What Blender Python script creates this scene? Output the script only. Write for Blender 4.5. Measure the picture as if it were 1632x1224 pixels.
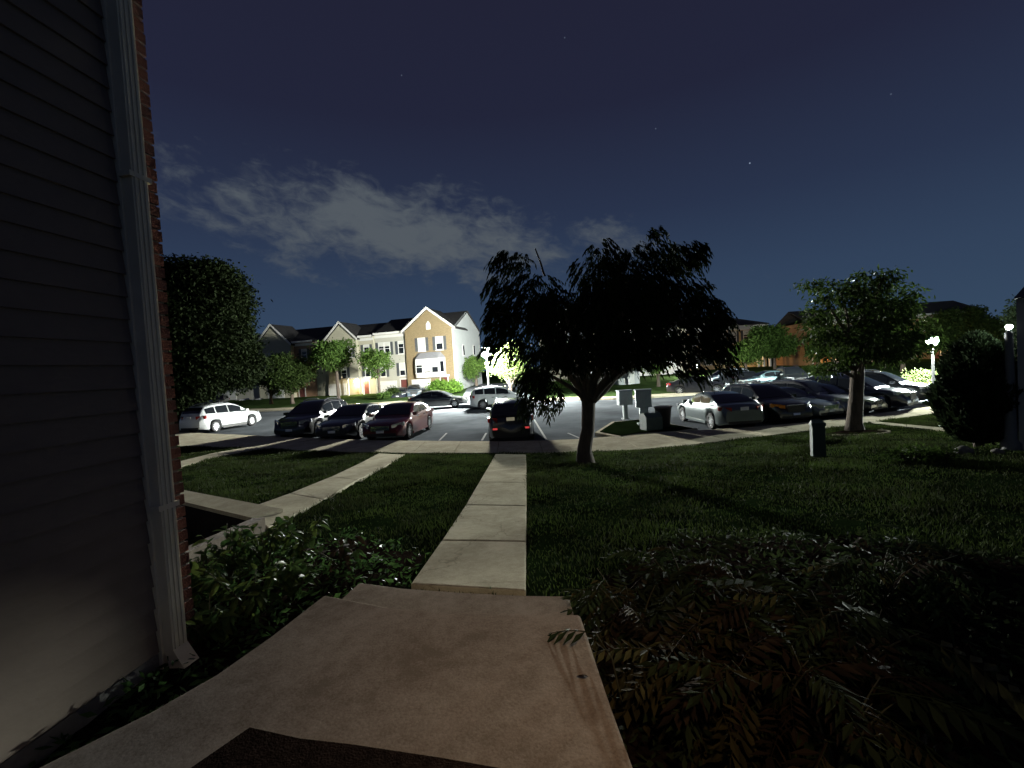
import bpy, math, random
import numpy as np
from mathutils import Vector, Matrix
from mathutils.geometry import tessellate_polygon

for o in list(bpy.data.objects):
    bpy.data.objects.remove(o)
random.seed(7)
rng = np.random.default_rng(7)
S = bpy.context.scene
C = S.collection
R = math.radians

# ------------------------------------------------------------------ camera
F = 720.0                      # focal length in photo pixels (photo is 1632 x 1224)
PITCH, ROLL, CAMZ = R(2.0), R(3.4), 3.0
_f = Vector((0, math.cos(PITCH), -math.sin(PITCH)))
_r0 = Vector((1, 0, 0))
_u0 = Vector((0, math.sin(PITCH), math.cos(PITCH)))
_r = _r0 * math.cos(ROLL) - _u0 * math.sin(ROLL)
_u = _r0 * math.sin(ROLL) + _u0 * math.cos(ROLL)
CAM = Vector((0, 0, CAMZ))
cd = bpy.data.cameras.new('camera')
cd.sensor_width = 36.0
cd.lens = F / 1632 * 36
cd.clip_start = 0.05
cd.clip_end = 3000
cam = bpy.data.objects.new('camera', cd)
C.objects.link(cam)
cam.matrix_world = Matrix(((_r.x, _u.x, -_f.x, CAM.x), (_r.y, _u.y, -_f.y, CAM.y), (_r.z, _u.z, -_f.z, CAM.z), (0, 0, 0, 1)))
S.camera = cam


def ray(px, py):
    return _f + _r * ((px - 816) / F) - _u * ((py - 612) / F)


def at_z(px, py, z):
    d = ray(px, py)
    t = (z - CAMZ) / d.z
    return CAM + d * t


def at_y(px, py, y):
    d = ray(px, py)
    return CAM + d * (y / d.y)


# ------------------------------------------------------------------ view, engine
S.render.engine = 'CYCLES'
S.view_settings.view_transform = 'Standard'
S.view_settings.look = 'None'
S.view_settings.exposure = 0.0
S.view_settings.gamma = 1.0
S.view_settings.use_curve_mapping = False
cy = S.cycles
cy.use_denoising = True
try:
    cy.denoiser = 'OPENIMAGEDENOISE'
except Exception:
    pass
cy.max_bounces = 5
cy.diffuse_bounces = 2
cy.glossy_bounces = 3
cy.transmission_bounces = 4
cy.caustics_reflective = False
cy.caustics_refractive = False
cy.sample_clamp_indirect = 4.0

# ------------------------------------------------------------------ night sky
W = bpy.data.worlds.new('World')
S.world = W
W.use_nodes = True
nt = W.node_tree
nt.nodes.clear()


def N(tree, typ, **kw):
    n = tree.nodes.new(typ)
    for k, v in kw.items():
        if k.startswith('in_'):
            key = k[3:]
            n.inputs[int(key) if key.isdigit() else key].default_value = v
        else:
            setattr(n, k, v)
    return n


def M(tree, op, a, b=None, c=None, clamp=False):
    n = tree.nodes.new('ShaderNodeMath')
    n.operation = op
    n.use_clamp = clamp
    for i, v in enumerate((a, b, c)):
        if v is None:
            continue
        if isinstance(v, (int, float)):
            n.inputs[i].default_value = v
        else:
            tree.links.new(v, n.inputs[i])
    return n.outputs[0]


SKY_STRENGTH = 1.27
tc = N(nt, 'ShaderNodeTexCoord')
sep = N(nt, 'ShaderNodeSeparateXYZ')
nt.links.new(tc.outputs['Generated'], sep.inputs[0])
ramp = N(nt, 'ShaderNodeValToRGB')
nt.links.new(sep.outputs['Z'], ramp.inputs[0])
els = ramp.color_ramp.elements
els[0].position, els[0].color = 0.0, (0.030, 0.055, 0.096, 1)
els[1].position, els[1].color = 1.0, (0.0115, 0.0112, 0.024, 1)
for p_, c_ in ((0.16, (0.024, 0.042, 0.080, 1)), (0.30, (0.017, 0.026, 0.055, 1)), (0.48, (0.0125, 0.0145, 0.033, 1)), (0.7, (0.0118, 0.0122, 0.027, 1))):
    e_ = els.new(p_)
    e_.color = c_
# cloud layer: azimuth / elevation in degrees, a long bank low in the sky
az = M(nt, 'MULTIPLY', M(nt, 'ARCTAN2', sep.outputs['X'], sep.outputs['Y']), 57.2958)
el = M(nt, 'MULTIPLY', M(nt, 'ARCSINE', sep.outputs['Z']), 57.2958)
comb = N(nt, 'ShaderNodeCombineXYZ')
nt.links.new(az, comb.inputs[0])
nt.links.new(M(nt, 'ADD', M(nt, 'MULTIPLY', el, 1.9), M(nt, 'MULTIPLY', az, 0.25)), comb.inputs[1])
nz = N(nt, 'ShaderNodeTexNoise', in_Scale=0.10, in_Detail=7.0, in_Roughness=0.55, in_Distortion=0.5)
nt.links.new(comb.outputs[0], nz.inputs['Vector'])
nz2 = N(nt, 'ShaderNodeTexNoise', in_Scale=0.45, in_Detail=6.0, in_Roughness=0.62, in_Distortion=0.6)
nt.links.new(comb.outputs[0], nz2.inputs['Vector'])
CL_AZ, CL_EL, CL_SLOPE = -13.5, 16.8, -0.13
dxa = M(nt, 'SUBTRACT', az, CL_AZ)
dye = M(nt, 'SUBTRACT', M(nt, 'SUBTRACT', el, CL_EL), M(nt, 'MULTIPLY', dxa, CL_SLOPE))
ex = M(nt, 'POWER', M(nt, 'ABSOLUTE', M(nt, 'DIVIDE', dxa, 28.0)), 2.0)
ey = M(nt, 'POWER', M(nt, 'ABSOLUTE', M(nt, 'DIVIDE', dye, 5.4)), 2.0)
blob = M(nt, 'SUBTRACT', 1.0, M(nt, 'SQRT', M(nt, 'ADD', ex, ey)))
dens = M(nt, 'ADD', M(nt, 'MULTIPLY', blob, 0.86), M(nt, 'MULTIPLY', M(nt, 'SUBTRACT', nz.outputs['Fac'], 0.5), 2.3))
dens = M(nt, 'ADD', dens, M(nt, 'MULTIPLY', M(nt, 'SUBTRACT', nz2.outputs['Fac'], 0.5), 1.25))
cl = N(nt, 'ShaderNodeMapRange', interpolation_type='SMOOTHSTEP')
cl.inputs['From Min'].default_value = -0.10
cl.inputs['From Max'].default_value = 0.85
nt.links.new(dens, cl.inputs['Value'])
cmul = M(nt, 'MULTIPLY', cl.outputs['Result'], 0.95, clamp=True)
mixc = N(nt, 'ShaderNodeMix', data_type='RGBA')
nt.links.new(cmul, mixc.inputs['Factor'])
nt.links.new(ramp.outputs['Color'], mixc.inputs['A'])
mixc.inputs['B'].default_value = (0.070, 0.083, 0.097, 1)
last = mixc.outputs['Result']
# a few stars
for (sx_, sy_, st_) in ((1195, 260, 0.5), (1045, 205, 0.12), (640, 120, 0.10), (1420, 150, 0.10), (900, 60, .1)):
    d = ray(sx_, sy_).normalized()
    dp = N(nt, 'ShaderNodeVectorMath', operation='DISTANCE')
    nt.links.new(tc.outputs['Generated'], dp.inputs[0])
    dp.inputs[1].default_value = d
    k = M(nt, 'MULTIPLY', M(nt, 'SUBTRACT', 1.0, M(nt, 'DIVIDE', dp.outputs['Value'], 0.0016), clamp=True), st_, clamp=True)
    mx = N(nt, 'ShaderNodeMix', data_type='RGBA')
    nt.links.new(k, mx.inputs['Factor'])
    nt.links.new(last, mx.inputs['A'])
    mx.inputs['B'].default_value = (0.6, 0.75, 1, 1)
    last = mx.outputs['Result']
bg = N(nt, 'ShaderNodeBackground', in_Strength=SKY_STRENGTH)
nt.links.new(last, bg.inputs['Color'])
wo = N(nt, 'ShaderNodeOutputWorld')
nt.links.new(bg.outputs[0], wo.inputs[0])

# faint moonlight from behind the house on the left
sun = bpy.data.lights.new('moon', 'SUN')
sun.energy = 0.03
sun.angle = R(0.5)
sun.color = (0.75, 0.85, 1.0)
so = bpy.data.objects.new('moon', sun)
C.objects.link(so)
so.rotation_euler = (R(50), 0, R(-35))

# strengths of the lamps that stand in the scene
LAMP_MAIN, LAMP_RIGHT, LAMP_WALL, PORCH_HOUSE, PORCH_OWN = 8000.0, 11500.0, 420.0, 230.0, 72.0
PORCH_WARM = 520.0

# ------------------------------------------------------------------ materials
_mats = {}


def mat(name, col, rough=0.7, var=0.15, scale=6.0, bump=0.0, bscale=None, metal=0.0, coat=0.0, col2=None, spec=0.4, stretch=None, detail=6.0, emit=None):
    if name in _mats:
        return _mats[name]
    m = bpy.data.materials.new(name)
    m.use_nodes = True
    t = m.node_tree
    b = t.nodes['Principled BSDF']
    b.inputs['Roughness'].default_value = rough
    b.inputs['Metallic'].default_value = metal
    b.inputs['Specular IOR Level'].default_value = spec
    if coat:
        b.inputs['Coat Weight'].default_value = coat
        b.inputs['Coat Roughness'].default_value = 0.06
    tcx = N(t, 'ShaderNodeTexCoord')
    src = tcx.outputs['Object']
    if stretch:
        mp = N(t, 'ShaderNodeMapping')
        mp.inputs['Scale'].default_value = stretch
        t.links.new(src, mp.inputs['Vector'])
        src = mp.outputs[0]
    nzx = N(t, 'ShaderNodeTexNoise', in_Scale=scale, in_Detail=detail, in_Roughness=0.6)
    t.links.new(src, nzx.inputs['Vector'])
    rp = N(t, 'ShaderNodeValToRGB')
    c2 = col2 or tuple(c * (1 + var) for c in col)
    c1 = tuple(c * (1 - var) for c in col)
    rp.color_ramp.elements[0].position, rp.color_ramp.elements[0].color = 0.3, (*c1, 1)
    rp.color_ramp.elements[1].position, rp.color_ramp.elements[1].color = 0.7, (*c2, 1)
    t.links.new(nzx.outputs['Fac'], rp.inputs[0])
    t.links.new(rp.outputs[0], b.inputs['Base Color'])
    if bump:
        nb = N(t, 'ShaderNodeTexNoise', in_Scale=bscale or scale * 6, in_Detail=5.0)
        t.links.new(src, nb.inputs['Vector'])
        bp = N(t, 'ShaderNodeBump', in_Strength=bump, in_Distance=0.02)
        t.links.new(nb.outputs['Fac'], bp.inputs['Height'])
        t.links.new(bp.outputs[0], b.inputs['Normal'])
    if emit:
        b.inputs['Emission Color'].default_value = (*emit[0], 1)
        b.inputs['Emission Strength'].default_value = emit[1]
    _mats[name] = m
    return m


def lines_mat(name, col, pitch, axis='Z', rough=0.6, dark=0.55, kind='lap'):
    """siding courses or bricks too far off to tell apart: relief and colour from bands"""
    if name in _mats:
        return _mats[name]
    m = bpy.data.materials.new(name)
    m.use_nodes = True
    t = m.node_tree
    b = t.nodes['Principled BSDF']
    b.inputs['Roughness'].default_value = rough
    tcx = N(t, 'ShaderNodeTexCoord')
    if kind == 'lap':
        sp = N(t, 'ShaderNodeSeparateXYZ')
        t.links.new(tcx.outputs['Object'], sp.inputs[0])
        fr = M(t, 'FRACT', M(t, 'DIVIDE', sp.outputs[axis], pitch))
        bp = N(t, 'ShaderNodeBump', in_Strength=0.6, in_Distance=0.02)
        t.links.new(fr, bp.inputs['Height'])
        bp.invert = True
        t.links.new(bp.outputs[0], b.inputs['Normal'])
        nzx = N(t, 'ShaderNodeTexNoise', in_Scale=1.5, in_Detail=6.0)
        t.links.new(tcx.outputs['Object'], nzx.inputs['Vector'])
        rp = N(t, 'ShaderNodeValToRGB')
        rp.color_ramp.elements[0].color = (*[c * 0.88 for c in col], 1)
        rp.color_ramp.elements[1].color = (*[c * 1.08 for c in col], 1)
        t.links.new(nzx.outputs['Fac'], rp.inputs[0])
        t.links.new(rp.outputs[0], b.inputs['Base Color'])
    else:
        mp = N(t, 'ShaderNodeMapping')
        mp.inputs['Rotation'].default_value = (R(90), 0, 0)
        t.links.new(tcx.outputs['Object'], mp.inputs['Vector'])
        bt = N(t, 'ShaderNodeTexBrick', in_Scale=1.0)
        bt.inputs['Brick Width'].default_value = 0.22
        bt.inputs['Row Height'].default_value = 0.075
        bt.inputs['Mortar Size'].default_value = 0.006
        bt.inputs['Color1'].default_value = (*[c * 0.85 for c in col], 1)
        bt.inputs['Color2'].default_value = (*[c * 1.12 for c in col], 1)
        bt.inputs['Mortar'].default_value = (*[c * 1.25 for c in col], 1)
        t.links.new(mp.outputs[0], bt.inputs['Vector'])
        t.links.new(bt.outputs['Color'], b.inputs['Base Color'])
    _mats[name] = m
    return m


def leaf_mat(name, col, var=0.5, rough=0.45, trans=0.35, patches=False):
    if name in _mats:
        return _mats[name]
    m = bpy.data.materials.new(name)
    m.use_nodes = True
    t = m.node_tree
    b = t.nodes['Principled BSDF']
    b.inputs['Roughness'].default_value = rough
    b.inputs['Specular IOR Level'].default_value = 0.03
    g = N(t, 'ShaderNodeNewGeometry')
    rp = N(t, 'ShaderNodeValToRGB')
    rp.color_ramp.elements[0].color = (*[c * (1 - var) for c in col], 1)
    rp.color_ramp.elements[1].color = (col[0] * (1 + var) * 1.1, col[1] * (1 + var), col[2] * (1 + 0.5 * var), 1)
    if patches:   # worn and weedy patches of the turf
        tcx = N(t, 'ShaderNodeTexCoord')
        pn = N(t, 'ShaderNodeTexNoise', in_Scale=0.9, in_Detail=4.0, in_Roughness=0.6)
        t.links.new(tcx.outputs['Object'], pn.inputs['Vector'])
        f_ = M(t, 'ADD', M(t, 'MULTIPLY', M(t, 'SUBTRACT', pn.outputs['Fac'], 0.5), 2.6), M(t, 'ADD', M(t, 'MULTIPLY', g.outputs['Random Per Island'], 0.6), 0.2), clamp=True)
        e3 = rp.color_ramp.elements.new(0.12)
        e3.color = (col[0] * .75, col[1] * .5, col[2] * .7, 1)
        t.links.new(f_, rp.inputs[0])
    else:
        t.links.new(g.outputs['Random Per Island'], rp.inputs[0])
    t.links.new(rp.outputs[0], b.inputs['Base Color'])
    tr = N(t, 'ShaderNodeBsdfTranslucent')
    hs = N(t, 'ShaderNodeHueSaturation', in_Value=1.3, in_Saturation=1.1)
    t.links.new(rp.outputs[0], hs.inputs['Color'])
    t.links.new(hs.outputs[0], tr.inputs['Color'])
    mxs = N(t, 'ShaderNodeMixShader', in_0=trans)
    t.links.new(b.outputs[0], mxs.inputs[1])
    t.links.new(tr.outputs[0], mxs.inputs[2])
    t.links.new(mxs.outputs[0], t.nodes['Material Output'].inputs[0])
    _mats[name] = m
    return m


def gritty(name, c0, c1, rough=0.95, cracks=0.3):
    """cast concrete: broad stains, fine grit and thin cracks"""
    m = bpy.data.materials.new(name)
    m.use_nodes = True
    t = m.node_tree
    b = t.nodes['Principled BSDF']
    b.inputs['Roughness'].default_value = rough
    b.inputs['Specular IOR Level'].default_value = 0.0
    tcx = N(t, 'ShaderNodeTexCoord')
    big = N(t, 'ShaderNodeTexNoise', in_Scale=1.7, in_Detail=7.0, in_Roughness=0.65, in_Distortion=0.4)
    fine = N(t, 'ShaderNodeTexNoise', in_Scale=95.0, in_Detail=3.0, in_Roughness=0.7)
    spots = N(t, 'ShaderNodeTexNoise', in_Scale=14.0, in_Detail=5.0, in_Roughness=0.75)
    for q in (big, fine, spots):
        t.links.new(tcx.outputs['Object'], q.inputs['Vector'])
    v = M(t, 'ADD', M(t, 'MULTIPLY', big.outputs['Fac'], 0.9), M(t, 'ADD', M(t, 'MULTIPLY', fine.outputs['Fac'], 0.55), M(t, 'MULTIPLY', spots.outputs['Fac'], 0.6)))
    rp = N(t, 'ShaderNodeValToRGB')
    rp.color_ramp.elements[0].position, rp.color_ramp.elements[0].color = 0.72, (*c0, 1)
    rp.color_ramp.elements[1].position, rp.color_ramp.elements[1].color = 1.25 / 1.0 if False else 1.0, (*c1, 1)
    t.links.new(M(t, 'MULTIPLY', v, 0.85), rp.inputs[0])
    vo = N(t, 'ShaderNodeTexVoronoi', in_Scale=0.55)
    vo.feature = 'DISTANCE_TO_EDGE'
    wn = N(t, 'ShaderNodeTexNoise', in_Scale=2.2, in_Detail=6.0)
    t.links.new(tcx.outputs['Object'], wn.inputs['Vector'])
    vm = N(t, 'ShaderNodeVectorMath', operation='MULTIPLY_ADD')
    t.links.new(wn.outputs['Color'], vm.inputs[0])
    vm.inputs[1].default_value = (0.5, 0.5, 0.5)
    t.links.new(tcx.outputs['Object'], vm.inputs[2])
    t.links.new(vm.outputs[0], vo.inputs['Vector'])
    crack = M(t, 'LESS_THAN', vo.outputs['Distance'], 0.0035)
    mx = N(t, 'ShaderNodeMix', data_type='RGBA')
    t.links.new(M(t, 'MULTIPLY', crack, cracks), mx.inputs['Factor'])
    t.links.new(rp.outputs[0], mx.inputs['A'])
    mx.inputs['B'].default_value = (c0[0] * .3, c0[1] * .3, c0[2] * .3, 1)
    t.links.new(mx.outputs['Result'], b.inputs['Base Color'])
    bp = N(t, 'ShaderNodeBump', in_Strength=0.25, in_Distance=0.006)
    t.links.new(v, bp.inputs['Height'])
    t.links.new(bp.outputs[0], b.inputs['Normal'])
    _mats[name] = m
    return m


def emit_mat(name, col, strength):
    if name in _mats:
        return _mats[name]
    m = bpy.data.materials.new(name)
    m.use_nodes = True
    t = m.node_tree
    t.nodes.clear()
    e = N(t, 'ShaderNodeEmission', in_Strength=strength)
    e.inputs[0].default_value = (*col, 1)
    # a faint mottling of the diffuser
    o = N(t, 'ShaderNodeOutputMaterial')
    t.links.new(e.outputs[0], o.inputs[0])
    _mats[name] = m
    return m


# ------------------------------------------------------------------ mesh helpers
class MB:
    """collects shapes for one mesh"""

    def __init__(s):
        s.v, s.f = [], []

    def add(s, vs, fs):
        o = len(s.v)
        s.v += [tuple(v) for v in vs]
        s.f += [tuple(i + o for i in f) for f in fs]
        return s

    def box(s, x0, x1, y0, y1, z0, z1):
        return s.add([(x0, y0, z0), (x1, y0, z0), (x1, y1, z0), (x0, y1, z0), (x0, y0, z1), (x1, y0, z1), (x1, y1, z1), (x0, y1, z1)],
                     [(0, 3, 2, 1), (4, 5, 6, 7), (0, 1, 5, 4), (1, 2, 6, 5), (2, 3, 7, 6), (3, 0, 4, 7)])

    def prism(s, poly, z0, z1):
        """poly: list of (x, y[, z]) seen from above, counter-clockwise; z given per point overrides z1"""
        n = len(poly)
        top = [(p[0], p[1], p[2] if len(p) > 2 else z1) for p in poly]
        bot = [(p[0], p[1], (p[2] + z0) if len(p) > 2 else z0) for p in poly]
        tri = tessellate_polygon([[Vector((p[0], p[1], 0)) for p in poly]])
        fs = []
        for t in tri:
            a, b_, c = (Vector(top[i]) for i in t)
            t = tuple(t)
            if (b_ - a).cross(c - a).z < 0:
                t = t[::-1]
            fs.append(t)
            fs.append(tuple(i + n for i in t[::-1]))
        area = sum(top[i][0] * top[(i + 1) % n][1] - top[(i + 1) % n][0] * top[i][1] for i in range(n))
        for i in range(n):
            j = (i + 1) % n
            q = (i, i + n, j + n, j) if area > 0 else (i, j, j + n, i + n)
            fs.append(q)
        return s.add(top + bot, fs)

    def profile(s, pts, x0, x1, axis='x'):
        """extrude a (y,z) outline along x (or an (x,z) outline along y)"""
        n = len(pts)
        if axis == 'x':
            a = [(x0, p[0], p[1]) for p in pts]
            b_ = [(x1, p[0], p[1]) for p in pts]
        else:
            a = [(p[0], x0, p[1]) for p in pts]
            b_ = [(p[0], x1, p[1]) for p in pts]
        fs = [tuple(range(n)), tuple(range(2 * n - 1, n - 1, -1))]
        for i in range(n):
            j = (i + 1) % n
            fs.append((i, i + n, j + n, j))
        return s.add(a + b_, fs)

    def tube(s, pts, rad, n=7, cap=True):
        pts = [Vector(p) for p in pts]
        o = len(s.v)
        k = len(pts)
        for i, p in enumerate(pts):
            d = (pts[min(i + 1, k - 1)] - pts[max(i - 1, 0)])
            if d.length < 1e-6:
                d = Vector((0, 0, 1))
            d.normalize()
            a = d.orthogonal() if abs(d.z) < 0.95 else Vector((1, 0, 0)).cross(d).normalized().cross(d)
            if abs(d.z) < 0.95:
                a = Vector((0, 0, 1)).cross(d)
            a.normalize()
            b_ = d.cross(a)
            r = rad[i] if isinstance(rad, (list, tuple)) else rad
            for q in range(n):
                w = 2 * math.pi * q / n
                s.v.append(tuple(p + a * (r * math.cos(w)) + b_ * (r * math.sin(w))))
        for i in range(k - 1):
            for q in range(n):
                q2 = (q + 1) % n
                s.f.append((o + i * n + q, o + i * n + q2, o + (i + 1) * n + q2, o + (i + 1) * n + q))
        if cap:
            s.f.append(tuple(o + q for q in range(n))[::-1])
            s.f.append(tuple(o + (k - 1) * n + q for q in range(n)))
        return s

    def lathe(s, prof, cx, cy_, n=12):
        """prof: list of (r, z) bottom to top"""
        o = len(s.v)
        for r, z in prof:
            for q in range(n):
                w = 2 * math.pi * q / n
                s.v.append((cx + r * math.cos(w), cy_ + r * math.sin(w), z))
        for i in range(len(prof) - 1):
            for q in range(n):
                q2 = (q + 1) % n
                s.f.append((o + i * n + q, o + i * n + q2, o + (i + 1) * n + q2, o + (i + 1) * n + q))
        s.f.append(tuple(o + q for q in range(n))[::-1])
        s.f.append(tuple(o + (len(prof) - 1) * n + q for q in range(n)))
        return s

    def mesh(s, name, smooth=False, angle=None):
        me = bpy.data.meshes.new(name)
        me.from_pydata(s.v, [], s.f)
        if smooth or angle:
            me.polygons.foreach_set('use_smooth', [True] * len(me.polygons))
            if angle:
                me.set_sharp_from_angle(angle=R(angle))
        me.update()
        return me

    def build(s, name, m, parent=None, smooth=False, angle=None):
        me = s.mesh(name, smooth, angle)
        me.materials.append(m)
        return link(name, me, parent)


def link(name, me, parent=None, m=None):
    o = bpy.data.objects.new(name, me)
    C.objects.link(o)
    if parent is not None:
        o.parent = parent
    if m is not None:
        if not me.materials:
            me.materials.append(m)
        o.material_slots[0].link = 'OBJECT'
        o.material_slots[0].material = m
    return o


def tag(o, label=None, cat=None, group=None, kind=None):
    if label:
        o['label'] = label
    if cat:
        o['category'] = cat
    if group:
        o['group'] = group
    if kind:
        o['kind'] = kind
    return o


def thing(name, label, cat, loc=(0, 0, 0), rz=0.0, group=None):
    o = bpy.data.objects.new(name, None)
    C.objects.link(o)
    o.location = loc
    o.rotation_euler = (0, 0, rz)
    o.empty_display_size = 0.3
    return tag(o, label, cat, group)


def quads_mesh(name, V):
    """V: (n, 4, 3) array of leaf quads"""
    n = len(V)
    me = bpy.data.meshes.new(name)
    me.vertices.add(n * 4)
    me.vertices.foreach_set('co', np.ascontiguousarray(V, dtype=np.float32).ravel())
    me.loops.add(n * 4)
    me.loops.foreach_set('vertex_index', np.arange(n * 4, dtype=np.int32))
    me.polygons.add(n)
    me.polygons.foreach_set('loop_start', np.arange(0, n * 4, 4, dtype=np.int32))
    me.update(calc_edges=True)
    return me


def leaf_quads(P, D, L, Wd, fold=0.0):
    """diamond leaves: P base points, D unit directions, L lengths, Wd widths"""
    n = len(P)
    rv = rng.normal(size=(n, 3))
    side = np.cross(D, rv)
    side /= np.linalg.norm(side, axis=1, keepdims=True) + 1e-9
    L = np.asarray(L).reshape(-1, 1)
    Wd = np.asarray(Wd).reshape(-1, 1)
    mid = P + D * L * 0.45
    V = np.empty((n, 4, 3))
    V[:, 0] = P
    V[:, 1] = mid + side * Wd * 0.5
    V[:, 2] = P + D * L
    V[:, 3] = mid - side * Wd * 0.5
    return V


def in_poly(x, y, poly):
    x = np.asarray(x)
    y = np.asarray(y)
    r_ = np.zeros(x.shape, bool)
    n = len(poly)
    for i in range(n):
        x1, y1 = poly[i][:2]
        x2, y2 = poly[(i + 1) % n][:2]
        c = ((y1 > y) != (y2 > y)) & (x < (x2 - x1) * (y - y1) / (y2 - y1 + 1e-12) + x1)
        r_ ^= c
    return r_


# ------------------------------------------------------------------ terrain
SW_NEAR = [at_z(px, py, 0.15) for px, py in ((150, 712), (280, 711), (400, 714), (520, 719), (640, 722), (780, 722), (900, 721), (1000, 718), (1100, 709), (1200, 697), (1330, 681), (1400, 671), (1510, 656), (1640, 640))]
SW_FAR = [at_z(px, py, 0.15) for px, py in ((150, 686), (280, 689), (400, 694), (480, 698), (600, 702), (780, 704), (900, 702), (1000, 694), (1100, 687), (1200, 681), (1300, 672), (1410, 658), (1500, 646), (1640, 632))]
_nx = np.array([p.x for p in SW_NEAR])
_ny = np.array([p.y for p in SW_NEAR])
_fx = np.array([p.x for p in SW_FAR])
_fy = np.array([p.y for p in SW_FAR])


def ysw(x):
    return np.interp(x, _nx, _ny)


def ysf(x):
    return np.interp(x, _fx, _fy)


PIT = []


def zg(x, y):
    """height of the front yard"""
    x = np.asarray(x, float)
    y = np.asarray(y, float)
    t = np.clip((y - 3.3) / (ysw(x) - 3.3), 0, 1)
    z = 1.36 - 1.22 * t + 0.03 * np.sin(x * 1.3 + 1) * np.sin(y * 0.9) * np.clip(1 - t, 0, 1) * np.clip(t * 6, 0, 1)
    return z


def at_g(px, py, up=0.0):
    d = ray(px, py)
    lo, hi = 0.5, 60.0
    t0 = 1.0
    for i in range(400):
        t = 1.0 + i * 0.1
        p = CAM + d * t
        if p.z < float(zg(p.x, p.y)) + up:
            lo, hi = t - 0.1, t
            for _ in range(20):
                m_ = (lo + hi) / 2
                p = CAM + d * m_
                if p.z < float(zg(p.x, p.y)) + up:
                    hi = m_
                else:
                    lo = m_
            return CAM + d * hi
    return at_z(px, py, 0.15)
# ------------------------------------------------------------------ common materials
concrete = gritty('concrete', (0.31, 0.28, 0.205), (0.48, 0.435, 0.33))
concrete_stoop = gritty('stoop_concrete', (0.215, 0.175, 0.135), (0.37, 0.315, 0.255), cracks=0.0)
asphalt = mat('asphalt', (0.088, 0.096, 0.105), 0.95, 0.4, 0.28, 0.2, 40, spec=0.0)
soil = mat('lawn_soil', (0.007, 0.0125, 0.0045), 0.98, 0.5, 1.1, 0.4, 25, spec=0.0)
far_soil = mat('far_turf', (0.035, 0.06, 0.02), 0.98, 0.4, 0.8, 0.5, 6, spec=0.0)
mulch = mat('mulch', (0.014, 0.010, 0.008), 0.98, 0.5, 30, 0.5, 60, spec=0.0)
white_paint = mat('white_paint', (0.52, 0.51, 0.48), 0.5, 0.05, 4)
paint_line = mat('road_paint', (0.36, 0.36, 0.35), 0.9, 0.35, 9, spec=0.0)
dark_glass = mat('window_glass', (0.012, 0.014, 0.018), 0.04, 0.1, 1, spec=0.7)
bark = mat('bark', (0.075, 0.058, 0.045), 0.95, 0.4, 14, 0.9, 30, stretch=(1, 1, 0.25))
grass_leaf = leaf_mat('grass_blades', (0.026, 0.043, 0.015), 0.5, 0.7, 0.2, patches=True)

# ------------------------------------------------------------------ ground sheets
b = MB()
b.add([(-900, -300, -0.16), (900, -300, -0.16), (900, 1500, -0.16), (-900, 1500, -0.16)], [(0, 1, 2, 3)])
tag(b.build('ground', far_soil), kind='structure')

FAR_EDGE = [at_z(px, py, 0.0) for px, py in ((-200, 690), (100, 670), (270, 662), (400, 657), (560, 649), (640, 643), (700, 641), (790, 639), (900, 638), (1000, 637), (1080, 632), (1150, 627), (1240, 621), (1330, 616), (1430, 610), (1520, 602), (1632, 592), (1900, 570))]
_ex = np.array([p.x for p in FAR_EDGE])
_ey = np.array([p.y for p in FAR_EDGE])


def yfe(x):
    return np.interp(x, _ex, _ey)


near_line = [(-70, float(_fy[0]) + 3)] + [(p.x, p.y) for p in SW_FAR] + [(75, float(_fy[-1]) + 2)]
far_line = [(p.x, p.y) for p in FAR_EDGE]
b = MB()
b.prism([(x, y - 0.3, 0.0) for x, y in near_line] + [(x, y + 0.4, 0.0) for x, y in far_line[::-1]], -0.1, 0)
tag(b.build('parking_lot', asphalt), kind='structure')


def strip(name, left, right, z, thick, m, gap=0.0, group=None):
    """a run of concrete slabs between two edge lines of (x, y, z)"""
    root = MB()
    return root


def slab_run(parent_name, pairs, m, thick=0.12, gap=0.012):
    """pairs: [(left point, right point), ...]; one 'paving_slab' part per bay"""
    root = bpy.data.objects.new(parent_name, None)
    C.objects.link(root)
    tag(root, kind='structure')
    for (a0, b0), (a1, b1) in zip(pairs, pairs[1:]):
        a0, b0, a1, b1 = (Vector(p) for p in (a0, b0, a1, b1))
        da = (a1 - a0).normalized() * gap
        db = (b1 - b0).normalized() * gap
        q = [a0 + da, b0 + db, b1 - db, a1 - da]
        mb = MB()
        v = [tuple(p) for p in q] + [(p.x, p.y, p.z - thick) for p in q]
        c = sum((p for p in q), Vector()) / 4
        ins = [tuple(p + (c - p).normalized() * 0.02) for p in q]
        v = [(i[0], i[1], i[2] + 0.006) for i in ins] + v
        fs = [(0, 1, 2, 3)]
        for i in range(4):
            j = (i + 1) % 4
            fs.append((i, i + 4, j + 4, j))
            fs.append((i + 4, i + 8, j + 8, j + 4))
        mb.add(v, fs)
        o = mb.build('paving_slab', m, root)
    return root


# pavement along the lot, slabs about 1.5 m long
xs = np.arange(-27, 30.1, 1.55)
pairs = []
for x in xs:
    pairs.append(((x, float(ysf(x)), 0.15), (x, float(ysw(x)), 0.15)))
slab_run('pavement', pairs, concrete, 0.2)
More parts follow.
